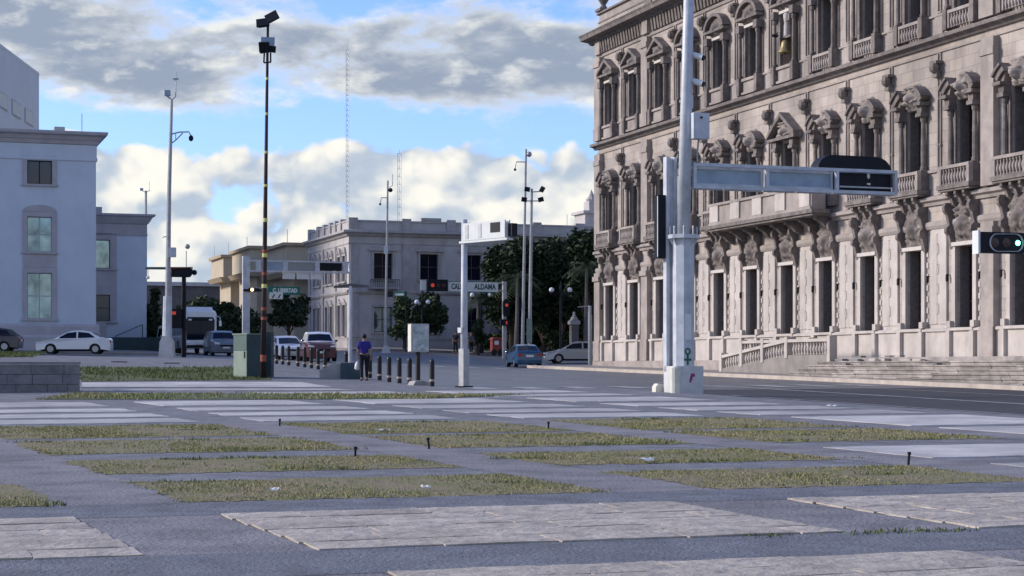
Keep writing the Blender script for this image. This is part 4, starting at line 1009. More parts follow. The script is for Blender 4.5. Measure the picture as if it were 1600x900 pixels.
tree('street_tree', 'dark tree between the annex and the street pole', 238, 152, Z(446, 152), Z(545, 152), 1.15, 'leaf_dark', 2400, 11, GS, .14, .22, 12)
tree('street_tree', 'distant dark trees massed at the end of the street', 300, 250, Z(462, 250), Z(540, 250), 5.0, 'leaf_dark', 3000, 15, GS, .2, .4, 16)
for i, (px, Y_, top, lab) in enumerate(((800, 151, 512, 'dark low shrub behind the blue sedan, left end'), (838, 152, 508, 'dark low shrub below the twin-globe lamp'), (868, 150, 515, 'dark low shrub left of the bust monument'), (915, 151, 510, 'dark low shrub right of the bust monument'), (770, 152, 520, 'dark low shrub behind the red cart'))):
    tree('shrub', lab, px, Y_, Z(top, Y_), Z(550, Y_), 1.5, 'leaf_dark', 1800, 300 + i, 'shrubs in the square', .06, .2, 10)
palm('palm_tree', 'yellowish palm left of the floodlight poles', 806, 143, Z(420, 143), 21)
palm('palm_tree', 'palm with drooping fronds at the palace corner', 914, 143, Z(405, 143), 22)
palm('palm_tree', 'short palm behind the street name sign', 745, 147, Z(452, 147), 23, 14, 1.5)

# ------------------------------------------------------------------ poles, signals, masts
def pole_thing(name, label, cat, px, py, Y, group=None, rz=0., dz=0.):
    X = (px - 800) / FPX * Y
    return thing(name, label, cat, (X, Y, gz(X, Y) + dz), rz, group), gz(X, Y) + dz
def lz(py, Y, base): return at(0, py, Y).z - base
# big gantry pole right of centre
Y = 56.; t, zb = pole_thing('gantry_pole', 'huge pale blue steel gantry pole on a white block in front of the palace', 'gantry', 1068, 613, Y, rz=RF)
t.location.z -= .02
k = Y / FPX; H = lambda py: lz(py, Y, zb)
mb = MB(); mb.box(-.46, .46, -.46, .46, -.1, H(571)); base = mb.build('base_block', 'white_concrete', t)
MB().lathe([(.16, -.1), (.17, H(574)), (.13, H(571.5))], 12, (-.46, -.42, 0)).build('corner_guard', 'cream_paint', t, smooth=False)
o8 = [(.33 * math.cos(R(22.5 + 45 * i)), .33 * math.sin(R(22.5 + 45 * i))) for i in range(8)]
MB().prism(o8, 'z', H(571) - .01, H(372)).build('lower_shaft', 'pole_paint', t)
o8b = [(p[0] * 1.5, p[1] * 1.5) for p in o8]
fl = MB().prism(o8b, 'z', H(372), H(366)).build('flange', 'pole_paint', t)
for i in range(8): MB().lathe([(.035, 0), (.035, .22), (.02, .26)], 6, (o8b[i][0] * .82, o8b[i][1] * .82, H(366))).build('bolt', 'galvanised', fl)
for i in range(8): MB().prism([(.3, H(372)), (.46, H(372)), (.31, H(385))], 'y', -.015, .015).build('gusset', 'pole_paint', fl, rz=R(45 * i + 22))
MB().tube([(0, 0, H(366)), (.1, 0, H(150)), (.28, 0, H(-220))], [.21, .18, .13], 12).build('upper_pole', 'pole_paint', t, smooth=True)
bx = box('control_box', 'pole_paint', t, .15, .68, -.42, -.02, H(217), H(177)); box('door', 'pole_paint', bx, .19, .64, -.435, -.421, H(214), H(181))
box('latch', 'dark_metal', bx, .36, .44, -.45, -.436, H(186), H(183))
MB().tube([(.42, -.2, H(217)), (.38, -.16, H(240)), (.4, -.16, H(252))], .03, 6).build('cable', 'galvanised', t)
for py in (84, 125):
    c = box('camera_bracket', 'galvanised', t, .2, .4, -.05, .05, H(py) - .1, H(py) - .03)
    MB().tube([(.3, -.05, H(py)), (.52, -.3, H(py) - .12)], [.09, .1], 10).build('camera', 'sign_white', c)
    MB().tube([(.52, -.3, H(py) - .12), (.55, -.335, H(py) - .136)], [.085, .08], 10).build('lens', 'dark_glass', c)
MB().tube([(.3, 0, H(167)), (.3, 0, H(147))], .025, 6).build('antenna', 'sign_white', t)
po = MB(); po.box(-.46, -.36, .25, .5, H(580), H(243)); po.box(-.36, -.2, .34, .41, H(578), H(245)); po.box(-.2, -.1, .25, .5, H(580), H(243)); po.build('frame_post', 'pole_paint', t)
mb = MB(); mb.box(-.72, -.47, .3, .6, H(402), H(303)); sg = mb.build('side_signal', 'dark_metal', t)
mb = MB(); mb.box(-.735, -.722, .29, .33, H(400), H(305)); mb.build('signal_edge', 'sign_white', sg)
fr = MB(); X0, X1 = .28, 7.4; zt0, zb0 = H(254) + .02, H(293)
fr.box(X0, X1, -.14, -.02, zt0 - .1, zt0); fr.box(X0, X1, .25, .35, zt0 - .1, zt0); fr.box(X0, X1, -.14, -.02, zb0 - .0, zb0 + .1); fr.box(X0, X1, .25, .35, zb0, zb0 + .1)
xsv = [X0, 2.75, 5.2, X1 - .1]
for x in xsv: fr.box(x, x + .1, -.14, -.02, zb0 + .1, zt0 - .1); fr.box(x, x + .1, .25, .35, zb0 + .1, zt0 - .1)
for x in (X0, 1.4, 2.75, 3.9, 5.2, 6.3, X1 - .1): fr.box(x, x + .08, -.02, .25, zb0, zb0 + .06); fr.box(x, x + .08, -.02, .25, zt0 - .06, zt0)
arm = fr.build('arm_frame', 'pole_paint', t)
for i in range(2):
    mb = MB(); a, b = xsv[i] + .1, xsv[i + 1]
    pn = MB().box(a + .1, b - .1, .08, .14, zb0 + .18, zt0 - .18).build('sign_panel', 'screen_face', arm)
    e = MB(); e.box(a + .02, b - .02, .05, .16, zb0 + .11, zb0 + .178); e.box(a + .02, b - .02, .05, .16, zt0 - .178, zt0 - .11); e.box(a + .02, a + .098, .05, .16, zb0 + .18, zt0 - .18); e.box(b - .098, b - .02, .05, .16, zb0 + .18, zt0 - .18)
    e.build('panel_rim', 'pole_paint', arm)
a, b = xsv[2] + .1, xsv[3]
MB().box(a + .02, b - .02, .06, .5, zb0 + .12, zt0 - .11).build('signal_housing', 'dark_metal', arm)
MB().box(a + .1, b - .05, -.01, .05, zb0 + .2, zb0 + .25).build('hanger_rail', 'galvanised', arm)
MB().ball((a + 1.16, .055, zb0 + .62), .07, 10, 8, (.8, .3, 1.7)).build('indicator', 'sign_white', arm)
MB().box(a + 1.1, a + 1.22, .03, .058, zb0 + .31, zb0 + .37).build('data_plate', 'sign_white', arm)
q = [(4.78, zt0 + .01)]
for i in range(6): an = R(180 - 18 * i); q.append((5.38 + math.cos(an) * .55, zt0 + .02 + math.sin(an) * .46))
for i in range(6): an = R(90 - 18 * i); q.append((6.92 + math.cos(an) * .60, zt0 - .13 + math.sin(an) * .60))
q += [(7.52, zb0 + .3), (7.42, zb0 + .3), (7.42, zt0 + .01)]
MB().prism(q, 'y', .36, .9).build('signal_backplate', 'dark_metal', arm)
# painted marks on the pole and block
gr = MB(); cx, cz = .0, H(548)
for i in range(14):
    a_, b_ = 2 * math.pi * i / 14, 2 * math.pi * (i + 1) / 14; P = lambda an, r: (cx + math.cos(an) * r, cz + math.sin(an) * r * 1.1)
    gr.prism([P(a_, .10), P(b_, .10), P(b_, .055), P(a_, .055)], 'y', -.318, -.308)
gr.box(cx - .03, cx + .03, -.318, -.308, cz - .42, cz - .101); gr.box(cx - .12, cx + .12, -.319, -.3081, cz - .29, cz - .22)
gr.build('graffiti', 'graffiti_green', t)
gp_ = MB(); gp_.prism([(.0, H(590)), (.05, H(582)), (.16, H(583)), (.18, H(587)), (.1, H(588)), (.05, H(596)), (-.01, H(597))], 'y', -.466, -.461); gp_.build('graffiti', 'graffiti_pink', t)
for (z0, z1_, x0, x1_) in ((H(530), H(490), -.1, .12),): MB().box(x0, x1_, -.316, -.307, z0, z1_).build('paint_patch', 'sign_white', t)
# small block beside it
bp = gpx(1031, 56.5); sb = thing('concrete_stub', 'small pale concrete stub left of the gantry pole base', 'block', bp, RF)
MB().prism([(-.2, -.05), (.16, -.05), (.16, .24), (-.12, .26), (-.2, .16)], 'y', -.15, .15).build('stub', 'cream_paint', sb)

# mast arm signal entering from the right edge
Y = 39.; t, zb = pole_thing('signal_mast', 'dark horizontal traffic signal with green light at the right edge', 'traffic light', 1800, 0, Y, rz=RF)
H = lambda py: lz(py, Y, zb)
MB().tube([(0, 0, 0), (0, 0, H(340))], [.14, .1], 10).build('mast', 'galvanised', t)
MB().tube([(0, .1, H(382)), (-2.2, .1, H(381)), (-3.9, .1, H(380))], [.06, .05, .05], 8).build('arm', 'galvanised', t)
sx0, sx1 = -4.36, -3.3; zc_ = H(386)
hs = box('signal_housing', 'dark_metal', t, sx0, sx1, -.16, .04, zc_ - .215, zc_ + .215)
box('edge_plate', 'sign_white', hs, sx0 - .05, sx0 - .002, -.17, .05, zc_ - .24, zc_ + .24)
ring = MB(); n_ = 20; P2 = []
for i in range(n_): an = 2 * math.pi * i / n_; cx = (.22 if math.cos(an) > 0 else -.22); P2.append((cx + math.cos(an) * .19, math.sin(an) * .19))
for i in range(n_):
    p, r_ = P2[i], P2[(i + 1) % n_]; f_ = lambda p, e: (-3.74 + p[0] * e, zc_ + p[1] * e)
    ring.prism([f_(p, 1), f_(r_, 1), f_(r_, .93), f_(p, .93)], 'y', -.19, -.161)
ring.build('signal_rim', 'galvanised', hs)
for i, m_ in enumerate(('lamp_off', 'lamp_off', 'lamp_green')):
    lx = -4.02 + i * .28; r0 = .055 if m_ == 'lamp_green' else .1
    MB().lathe([(.001, 0), (r0, 0), (r0, .012), (.001, .02)], 14).build('lamp', m_, hs).matrix_local = Matrix.Translation((lx, -.162, zc_)) @ Matrix.Rotation(R(90), 4, 'X')
sg = box('street_sign', 'sign_white', t, -3.27, -1.2, -.12, -.06, zc_ - .22, zc_ + .22)
mb = MB(); mb.box(-3.27, -1.2, -.128, -.121, zc_ + .19, zc_ + .218); mb.box(-3.27, -1.2, -.128, -.121, zc_ - .218, zc_ - .19); mb.box(-3.27, -3.25, -.128, -.121, zc_ - .19, zc_ + .19); mb.build('sign_rim', 'sign_green', sg)
text('lettering', 'C', .34, 'sign_letters', sg, (-3.08, -.126, zc_), (R(90), 0, 0))

# white gantry on thin pole, centre
Y = 62.5; t, zb = pole_thing('sign_gantry', 'white boxy sign gantry on a slim silver pole, arm pointing toward us', 'gantry', 725, 605, Y, rz=R(-50))
H = lambda py: lz(py, Y, zb)
MB().tube([(0, 0, 0), (.02, 0, H(343))], [.13, .10], 10).build('pole', 'pole_paint', t, smooth=True)
box('pole_sleeve', 'galvanised', t, -.13, .13, -.13, .13, 0, H(545))
for a_ in ((0, .2),): box('footplate', 'dark_metal', t, -.22, .22, -.22, .22, -.02, .03)
za, zb2 = H(377), H(350)
fr = MB(); fr.box(-.1, 2.45, -.14, .14, za - .08, za - .01); fr.box(.1, 2.35, -.14, -.09, za, zb2); fr.box(.1, 2.35, .05, .1, zb2 - .05, zb2); fr.box(.1, .16, -.09, .1, za, zb2 - .05); fr.box(2.28, 2.35, -.09, .1, za, zb2 - .05)
bxg = fr.build('sign_box', 'sign_white', t)
for x in (.25, .95, 1.6): box('opening', 'galvanised' if x < 1.5 else 'dark_metal', bxg, x, x + (.16 if x < 1.5 else .5), -.155, -.141, za + (.06 if x < 1.5 else .2), zb2 - .06)
box('signal', 'dark_metal', bxg, 2.355, 2.55, .0, .24, za + .04, zb2 - .12)
# pedestrian bits on it
box('push_button', 'sign_white', t, -.1, .1, -.2, -.131, H(520), H(512))
# signals with the street name plate, across the road
Y = 133.; t, zb = pole_thing('street_sign_mast', 'mast with white street name plate and red signals across the road', 'traffic light', 788, 0, Y, rz=RF)
H = lambda py: lz(py, Y, zb)
box('post', 'galvanised', t, -.13, .13, -.13, .13, 0, H(440)); mb = MB(); mb.box(-.5, -.13, -.05, .05, H(443.5), H(442)); mb.box(-.5, -.13, -.05, .05, H(455), H(453.5)); mb.build('arm', 'galvanised', t)
sg = box('name_plate', 'sign_white', t, -4.3, -.5, -.06, .02, H(457.5), H(440.5))
mb = MB(); mb.box(-4.3, -.5, -.068, -.061, H(441.6), H(440.5)); mb.box(-4.3, -.5, -.068, -.061, H(457.5), H(456.4)); mb.build('plate_border', 'sign_green', sg)
text('lettering', 'CALLE', .56, 'sign_letters', sg, (-3.55, -.066, H(449)), (R(90), 0, 0), .62)
text('lettering', 'ALDAMA', .56, 'sign_letters', sg, (-1.5, -.066, H(449)), (R(90), 0, 0), .72)
hs = box('signal_housing', 'dark_metal', t, -5.9, -4.35, -.2, .02, H(456.5), H(438.5))
for i, m_ in enumerate(('lamp_red', 'lamp_off', 'lamp_off')):
    MB().lathe([(.001, 0), (.14, 0), (.14, .012), (.001, .02)], 12).build('lamp', m_, hs).matrix_local = Matrix.Translation((-5.5 + i * .42, -.202, H(447.5))) @ Matrix.Rotation(R(90), 4, 'X')
box('edge_plate', 'sign_white', hs, -6.35, -5.95, -.06, .0, H(455), H(440))
p2_ = MB(); pts = [(math.cos(2 * math.pi * i / 16) * .26, math.sin(2 * math.pi * i / 16) * .26 + (.38 if math.sin(2 * math.pi * i / 16) > 0 else -.38)) for i in range(16)]
zc_ = H(481); vs_ = p2_.prism([(p[0] + .06, p[1] + zc_) for p in pts], 'y', -.36, -.14).build('pedestrian_signal', 'dark_metal', t)
MB().lathe([(.001, 0), (.12, 0), (.12, .012), (.001, .02)], 10).build('lamp', 'lamp_red', vs_).matrix_local = Matrix.Translation((.06, -.362, H(477))) @ Matrix.Rotation(R(90), 4, 'X')
bx = box('countdown_box', 'dark_metal', t, -.4, .3, -.36, -.14, H(509), H(499)); box('lamp', 'lamp_red', bx, .0, .1, -.37, -.361, H(507), H(502))
# silver gantry on the left of the street
Y = 112.; t, zb = pole_thing('sign_gantry', 'silver sign gantry spanning left of the corner building, green street sign below', 'gantry', 384, 0, Y, rz=RF)
H = lambda py: lz(py, Y, zb)
box('pole', 'pole_paint', t, -.2, .22, -.16, .16, 0, H(400)); fr = MB(); x1_ = 6.6
for z in (H(406), H(422)): fr.box(.22, x1_, -.16, -.06, z - .1, z); fr.box(.22, x1_, .16, .24, z - .1, z)
for x in (.6, 2.3, 4.3, x1_ - .5): fr.box(x, x + .3, -.15, -.07, H(422), H(406) - .1)
fr.box(x1_ - .1, x1_, -.16, .24, H(422), H(406) - .1); arm = fr.build('arm_frame', 'pole_paint', t)
for a, b, m_ in ((.95, 2.28, 'screen_face'), (2.62, 4.28, 'paint_grey'), (4.62, 6.05, 'dark_metal')): box('sign_panel', m_, arm, a, b, -.02, .06, H(421), H(408.5))
for i in range(3): box('lower_panel', 'sign_white', arm, 2.3 + i * .88, 3.06 + i * .88, -.05, -.0, H(435), H(424.5))
gs = box('green_sign', 'sign_green', t, 1.35, 3.35, -.22, -.17, H(460), H(447)); text('lettering', 'C. LIBERTAD', .34, 'letters_white', gs, (2.4, -.226, H(453.5)), (R(90), 0, 0), .8)
box('sign_bracket', 'galvanised', t, .22, 1.35, -.2, -.17, H(451), H(449))
ar = box('arrow_sign', 'sign_white', t, 1.42, 2.25, -.28, -.24, H(467), H(456.5)); mb = MB()
for cx in (1.65, 2.02): mb.prism([(cx - .1, H(465.5)), (cx - .02, H(465.5)), (cx + .12, H(459.5)), (cx + .04, H(459.5))], 'y', -.286, -.281)
mb.build('arrow', 'dark_metal', ar)
box('signal_arm', 'dark_metal', t, -.2, 1.0, -.3, -.2, H(455.5), H(452)); hs = box('signal_housing', 'dark_metal', t, .1, .75, -.5, -.3, H(456), H(450.5))
MB().lathe([(.001, 0), (.1, 0), (.1, .012), (.001, .02)], 10).build('lamp', 'lamp_amber', hs).matrix_local = Matrix.Translation((.3, -.502, H(453))) @ Matrix.Rotation(R(90), 4, 'X')
# dark gantry at far left seen end on
Y = 106.; t, zb = pole_thing('signal_gantry', 'dark signal gantry seen end-on beside the left street pole', 'gantry', 287, 0, Y, rz=RF)
H = lambda py: lz(py, Y, zb)
MB().tube([(0, 0, 0), (0, 0, H(480)), (.02, 0, H(420))], [.15, .14, .12], 8).build('post', 'dark_metal', t)
MB().tube([(-2.2, .02, H(420)), (-.6, .0, H(419.5)), (.4, 0, H(419.5))], [.07, .08, .09], 8).build('arm', 'cabinet_green', t)
MB().prism([(-.75, H(433)), (.35, H(433)), (.45, H(430)), (.5, H(419)), (-.7, H(421))], 'y', -.2, .3).build('housing', 'dark_metal', t)
MB().ball((.62, 0, H(425.5)), .16, 10, 8).build('camera', 'dark_metal', t)
MB().prism([(-.8, H(421)), (.5, H(418)), (.5, H(417)), (-.8, H(419))], 'y', -.3, .35).build('roof_plate', 'red_cart', t)
box('second_post', 'pole_paint', t, -.78, -.66, .1, .2, 0, H(433))
MB().tube([(-2.05, 0, H(421)), (-2.05, 0, H(432))], .02, 5).build('hanger', 'galvanised', t); MB().ball((-2.05, 0, H(434.5)), .1, 8, 6).build('dome_camera', 'sign_white', t)
for z_ in (488,): hs = box('signal_housing', 'dark_metal', t, -.85, -.15, -.3, .05, H(513), H(483)); box('lamp', 'lamp_red', hs, -.8, -.5, -.31, -.301, H(492), H(487))
MB().tube([(.15, 0, H(418)), (.15, 0, H(392))], .025, 6).build('rod', 'galvanised', t); MB().ball((.22, 0, H(385)), .15, 10, 8).build('globe_sensor', 'galvanised', t)
# street pole with camera arm, left
Y = 105.; t, zb = pole_thing('camera_pole', 'tall silver pole with lattice camera arm and box left of the bus', 'pole', 261, 553, Y)
H = lambda py: lz(py, Y, zb)
MB().prism([(-.42, -.1), (.42, -.1), (.36, H(535)), (.2, H(525)), (-.2, H(525)), (-.36, H(535))], 'y', -.4, .4).build('base_block', 'white_concrete', t)
MB().tube([(0, 0, H(526)), (.04, 0, H(463))], [.27, .25], 10).build('lower_shaft', 'pole_paint', t)
MB().tube([(.04, 0, H(463)), (.12, 0, H(300)), (.27, 0, H(155))], [.15, .12, .08], 10).build('shaft', 'galvanised', t)
mb = MB(); pts = [(.2, 0, H(210)), (.7, 0, H(206.5)), (1.25, 0, H(206)), (1.38, 0, H(212))]
mb.tube(pts, .04, 6); mb.tube([(.2, 0, H(225)), (.5, 0, H(219)), (.9, 0, H(208))], .035, 6); mb.tube([(.5, 0, H(219)), (.5, 0, H(208))], .025, 5); mb.build('bracket', 'galvanised', t)
MB().ball((1.38, 0, H(216)), .14, 10, 8, (1, 1, 1.3)).build('dome_camera', 'dark_metal', t)
mb = MB(); mb.tube([(.27, 0, H(156)), (-.0, 0, H(150))], .05, 6); mb.tube([(.27, 0, H(156)), (.5, 0, H(151)), (.5, 0, H(112))], .03, 6); mb.build('top_fork', 'galvanised', t)
box('floodlight', 'screen_face', t, -.12, .2, -.14, .1, H(150), H(141)); box('anemometer', 'galvanised', t, .36, .66, -.03, .03, H(125), H(122))
box('control_box', 'pole_paint', t, .14, .52, -.25, .05, H(402), H(387)); MB().tube([(-.25, 0, H(371)), (.2, 0, H(367))], .03, 6).build('side_bracket', 'galvanised', t)
# very tall dark pole with reflective bands and floodlights
Y = 70.; t, zb = pole_thing('floodlight_pole', 'very tall dark pole with orange and yellow bands and floodlights on top', 'pole', 411, 590, Y)
H = lambda py: lz(py, Y, zb)
ctr = lambda z: .0 + .19 * z / 14.
tp = [(ctr(H(p)), 0, H(p)) for p in (592, 460, 300, 80)]; rr = [.115, .095, .075, .05]
MB().tube(tp, rr, 10).build('shaft', 'tall_pole_paint', t, smooth=True)
def bandz(py, h, m_):
    z = H(py); r_ = .115 - .065 * z / 12.7 + .006; MB().tube([(ctr(z), 0, z), (ctr(z + h), 0, z + h)], [r_, r_], 10).build('band', m_, t)
for py in (565, 500, 485, 430, 395): bandz(py, .26 if py == 565 else .12, 'orange_band')
for py in (450, 402, 347, 292, 240, 180, 125): bandz(py, .15 if py > 300 else .10, 'yellow_band')
hc = ctr(H(80))
mb = MB(); mb.tube([(hc, 0, H(84)), (hc + .02, 0, H(30))], .05, 8); mb.tube([(hc - .28, 0, H(83)), (hc + .3, 0, H(79))], .03, 6); mb.tube([(hc - .14, 0, H(98)), (hc - .12, 0, H(82))], .035, 6); mb.tube([(hc + .12, 0, H(97)), (hc + .12, 0, H(82))], .035, 6); mb.tube([(hc - .14, 0, H(98)), (hc + .14, 0, H(97))], .03, 6); mb.build('top_frame', 'dark_metal', t)
def flood(cx, cz, rx, ry, m_='dark_metal', w_=.5, h_=.38):
    mb = MB(); mb.prism([(-w_ / 2, -h_ / 2), (w_ / 2, -h_ / 2), (w_ / 2, h_ / 2), (-w_ / 2, h_ / 2)], 'y', -.05, .03); mb.prism([(-w_ / 2 + .06, -h_ / 2 + .06), (w_ / 2 - .06, -h_ / 2 + .06), (w_ / 2 - .06, h_ / 2 - .06), (-w_ / 2 + .06, h_ / 2 - .06)], 'y', .03, .12)
    o = mb.build('floodlight', m_, t); o.location = (cx, -.05, cz); o.rotation_euler = (rx, ry, 0); return o
flood(hc - .17, H(36), R(-35), R(-8)); flood(hc + .18, H(27), R(-25), R(-28)); flood(hc + .02, H(66), R(-5), R(2), 'screen_face', .52, .36); flood(hc - .12, H(74), R(30), 0, 'dark_metal', .4, .4); flood(hc + .08, H(76), R(30), R(10), 'dark_metal', .5, .25)
# slim lamp poles across the road
def slim(label, px, py0, py1, Y, r0, pxt):
    t, zb = pole_thing('slim_pole', label, 'pole', px, 0, Y, 'slim steel poles'); H = lambda py: lz(py, Y, zb)
    dx = (pxt - px) / FPX * Y; MB().tube([(0, 0, 0), (dx, 0, H(py1))], [r0, r0 * .6], 8).build('shaft', 'galvanised', t); return t, H, dx
t, H, dx = slim('slim camera pole with white box in front of the corner building', 602, 545, 282, 138, .11, 606)
mb = MB(); mb.tube([(dx * .9, 0, H(309)), (dx - .5, 0, H(309)), (dx - .58, 0, H(318))], .04, 6); mb.build('arm', 'galvanised', t); MB().ball((dx - .58, 0, H(319)), .09, 8, 6).build('dome_camera', 'dark_metal', t)
box('control_box', 'sign_white', t, -.1, .2, -.22, -.1, H(397), H(384)); MB().ball((dx + .2, 0, H(297)), .17, 8, 6).build('siren', 'dark_metal', t); MB().tube([(dx + .1, 0, H(293)), (dx + .35, 0, H(290)), (dx + .35, 0, H(272))], .025, 5).build('antenna', 'galvanised', t)
MB().prism([(-.3, -.05), (.4, -.05), (.25, .5), (-.1, .55)], 'y', -.2, .2).build('base_block', 'white_concrete', t)
t, H, dx = slim('left and taller of the twin poles left of the palace', 816, 540, 233, 132, .12, 822)
mb = MB(); mb.tube([(dx, 0, H(253)), (dx - .7, 0, H(253)), (dx - .8, 0, H(263))], .04, 6); mb.build('arm', 'galvanised', t); MB().ball((dx - .8, 0, H(265)), .1, 8, 6).build('dome_camera', 'dark_metal', t); MB().ball((dx + .22, 0, H(241)), .2, 10, 8).build('siren', 'galvanised', t)
t, H, dx = slim('right pole of the pair carrying four floodlights', 827, 540, 295, 131, .14, 831)
mb = MB(); mb.tube([(dx - .5, 0, H(314)), (dx + .7, 0, H(314))], .04, 6); mb.tube([(dx, 0, H(300)), (dx + .7, 0, H(299))], .04, 6); mb.build('cross_arm', 'galvanised', t)
for (x, y_, r_) in ((-.55, 312, 10), (.65, 312, -15), (.75, 296, -60), (-.33, 296, 10)):
    o = MB().box(-.2, .2, -.1, .06, -.15, .15).build('floodlight', 'dark_metal', t); o.location = (dx + x, -.05, H(y_)); o.rotation_euler = (R(-15), R(r_), 0)
box('panel_box', 'cabinet_pale', t, -.2, .2, -.3, -.1, H(535), H(498))
Y = 78.; t, zb = pole_thing('slim_pole', 'thin grey signal pole rising behind the walking person', 'pole', 547, 597, Y, 'slim steel poles'); H = lambda py: lz(py, Y, zb)
MB().tube([(0, 0, 0), (.02, 0, H(447))], .085, 8).build('shaft', 'pole_paint', t); MB().prism([(-.7, H(447)), (.05, H(443)), (.8, H(446)), (.8, H(449)), (-.7, H(450))], 'y', -.05, .05).build('cross_arm', 'dark_facade', t)
Y = 118.; t, zb = pole_thing('slim_pole', 'pale post standing against the palace corner by the silver car', 'pole', 922, 562, Y, 'slim steel poles'); H = lambda py: lz(py, Y, zb)
MB().tube([(0, 0, 0), (0, 0, H(478))], .13, 8).build('shaft', 'galvanised', t); MB().tube([(0, 0, H(478)), (-.8, 0, H(480))], .03, 6).build('arm', 'galvanised', t); box('signal', 'dark_metal', t, .12, .4, -.1, .1, H(492), H(478))
Y = 160.; t, zb = pole_thing('slim_pole', 'thin antenna pole above the annex cornice', 'pole', 228, 0, Y, 'slim steel poles'); H = lambda py: lz(py, Y, zb)
MB().tube([(0, 0, 0), (0, 0, H(298))], .1, 8).build('shaft', 'galvanised', t); mb = MB(); mb.tube([(-.4, 0, H(297)), (0, 0, H(301)), (.35, 0, H(297))], .03, 6); mb.tube([(.3, 0, H(297)), (.3, 0, H(283))], .02, 5); mb.build('fork', 'galvanised', t); box('floodlight', 'screen_face', t, -.5, -.25, -.1, .1, H(298), H(294))
# radio masts
def lattice(label, px, py, Y, wd, n):
    p = gpx(px, Y); t = thing('radio_mast', label, 'mast', p, 0, 'radio masts'); h = at(0, py, Y).z - p.z; C = [(wd * math.cos(a), wd * math.sin(a)) for a in (R(90), R(210), R(330))]
    for c in C: MB().tube([(c[0], c[1], 0), (c[0], c[1], h)], .032, 4).build('leg', 'galvanised', t)
    mb = MB()
    for i in range(n):
        z0, z1 = h * i / n, h * (i + 1) / n
        for j in range(3):
            a, b = C[j], C[(j + 1) % 3]; mb.tube([(a[0], a[1], z0), (b[0], b[1], z1)], .02, 3, False); mb.tube([(a[0], a[1], z1), (b[0], b[1], z1)], .02, 3, False)
    mb.build('bracing', 'galvanised', t)
    MB().tube([(0, 0, h), (0, 0, h * 1.02)], .03, 4).build('spike', 'galvanised', t)
    return t, h
lattice('tall thin lattice radio mast in the sky left of the corner building', 543, 78, 380, .33, 60)
t, h = lattice('shorter lattice mast above the corner building parapet', 624, 240, 330, .38, 26); MB().ball((0, -.3, h * .62), .55, 10, 8).build('dish', 'galvanised', t)
for i, (px, py, Y, z0, lab) in enumerate(((335, 384, 204, 398, 'thin roof rod on the farthest buff block'), (357, 378, 204, 398, 'second thin roof rod on the farthest buff block'), (386, 370, 190, 384, 'thin roof rod on the middle buff block'), (449, 358, 176, 379, 'thin roof rod on the nearest buff block'), (886, 335, 166, 352, 'thin rod on the roof near the palace'))):
    p = at(px, z0, Y + 4); tag(MB().tube([(0, 0, -.3), (0, 0, (z0 - py) / FPX * Y)], .03, 5).build('roof_antenna', 'galvanised', None, p), lab, 'antenna', 'roof antennas')
# twin globe lamps
def globe_lamp(label, px, pyg, Y, sep):
    t, zb = pole_thing('globe_lamp', label, 'street lamp', px, 0, Y, 'twin globe lamps'); H = lambda py: lz(py, Y, zb); z = H(pyg)
    MB().lathe([(.22, 0), (.18, .5), (.09, .7), (.07, z), (.1, z + .1), (.02, z + .7)], 8).build('post', 'dark_metal', t)
    MB().tube([(-sep, 0, z - .3), (-sep * .6, 0, z - .42), (0, 0, z - .1), (sep * .6, 0, z - .42), (sep, 0, z - .3)], .035, 6).build('arms', 'dark_metal', t)
    for s in (-1, 1): MB().ball((s * sep, 0, z), .19, 12, 8).build('globe', 'globe_glass', t, smooth=True); MB().lathe([(.06, -.34), (.1, -.2), (.1, -.16)], 8, (s * sep, 0, z)).build('collar', 'dark_metal', t)
globe_lamp('dark twin-globe lamp in front of the trees by the palace', 876, 453, 137, .68)
globe_lamp('dark twin-globe lamp behind the poster box', 660, 472, 144, .44)
globe_lamp('dark twin-globe lamp below the street name plate', 752, 461, 146, .72)
# ------------------------------------------------------------------ street furniture
bm = MB().lathe([(.085, 0), (.085, .86), (.07, .91), (.03, .94)], 12).mesh('post', 'bollard_black'); bb = MB().lathe([(.089, 0), (.089, .075)], 12).mesh('band', 'bollard_band')
NB = 'black bollards edging the pavement'
rows = [(541, 76.5), (578, 72.3), (593, 69.6), (608, 67.6), (624, 66.2), (640, 65.0), (675, 62.8)]
names = ['bollard behind the planter block beside the grey pole', 'bollard just right of the walking person', 'second bollard right of the walking person', 'third bollard right of the walking person', 'fourth bollard right of the walking person', 'bollard just left of the poster box post', 'lone bollard right of the poster box post']
rows += [(508, 81), (497, 82.3), (486.5, 83.6), (476, 84.9), (465.5, 86.2), (451, 87.5), (441.5, 88.8), (432, 90.1), (423.5, 91.4)]
names += ['rightmost bollard of the five in front of the red pickup', 'second from the right of five bollards before the pickup', 'middle bollard of the five in front of the red pickup', 'second from the left of five bollards before the pickup', 'leftmost bollard of the five in front of the red pickup',
          'rightmost of four bollards before the white car', 'second from the right of four bollards before the white car', 'third from the right of four bollards before the white car', 'leftmost of four bollards before the white car']
for (px, Y), lab in zip(rows, names):
    t = thing('bollard', 'black ' + lab, 'bollard', gpx(px, Y), 0, NB); link('post', bm, t); link('band', bb, t, (0, 0, .17))
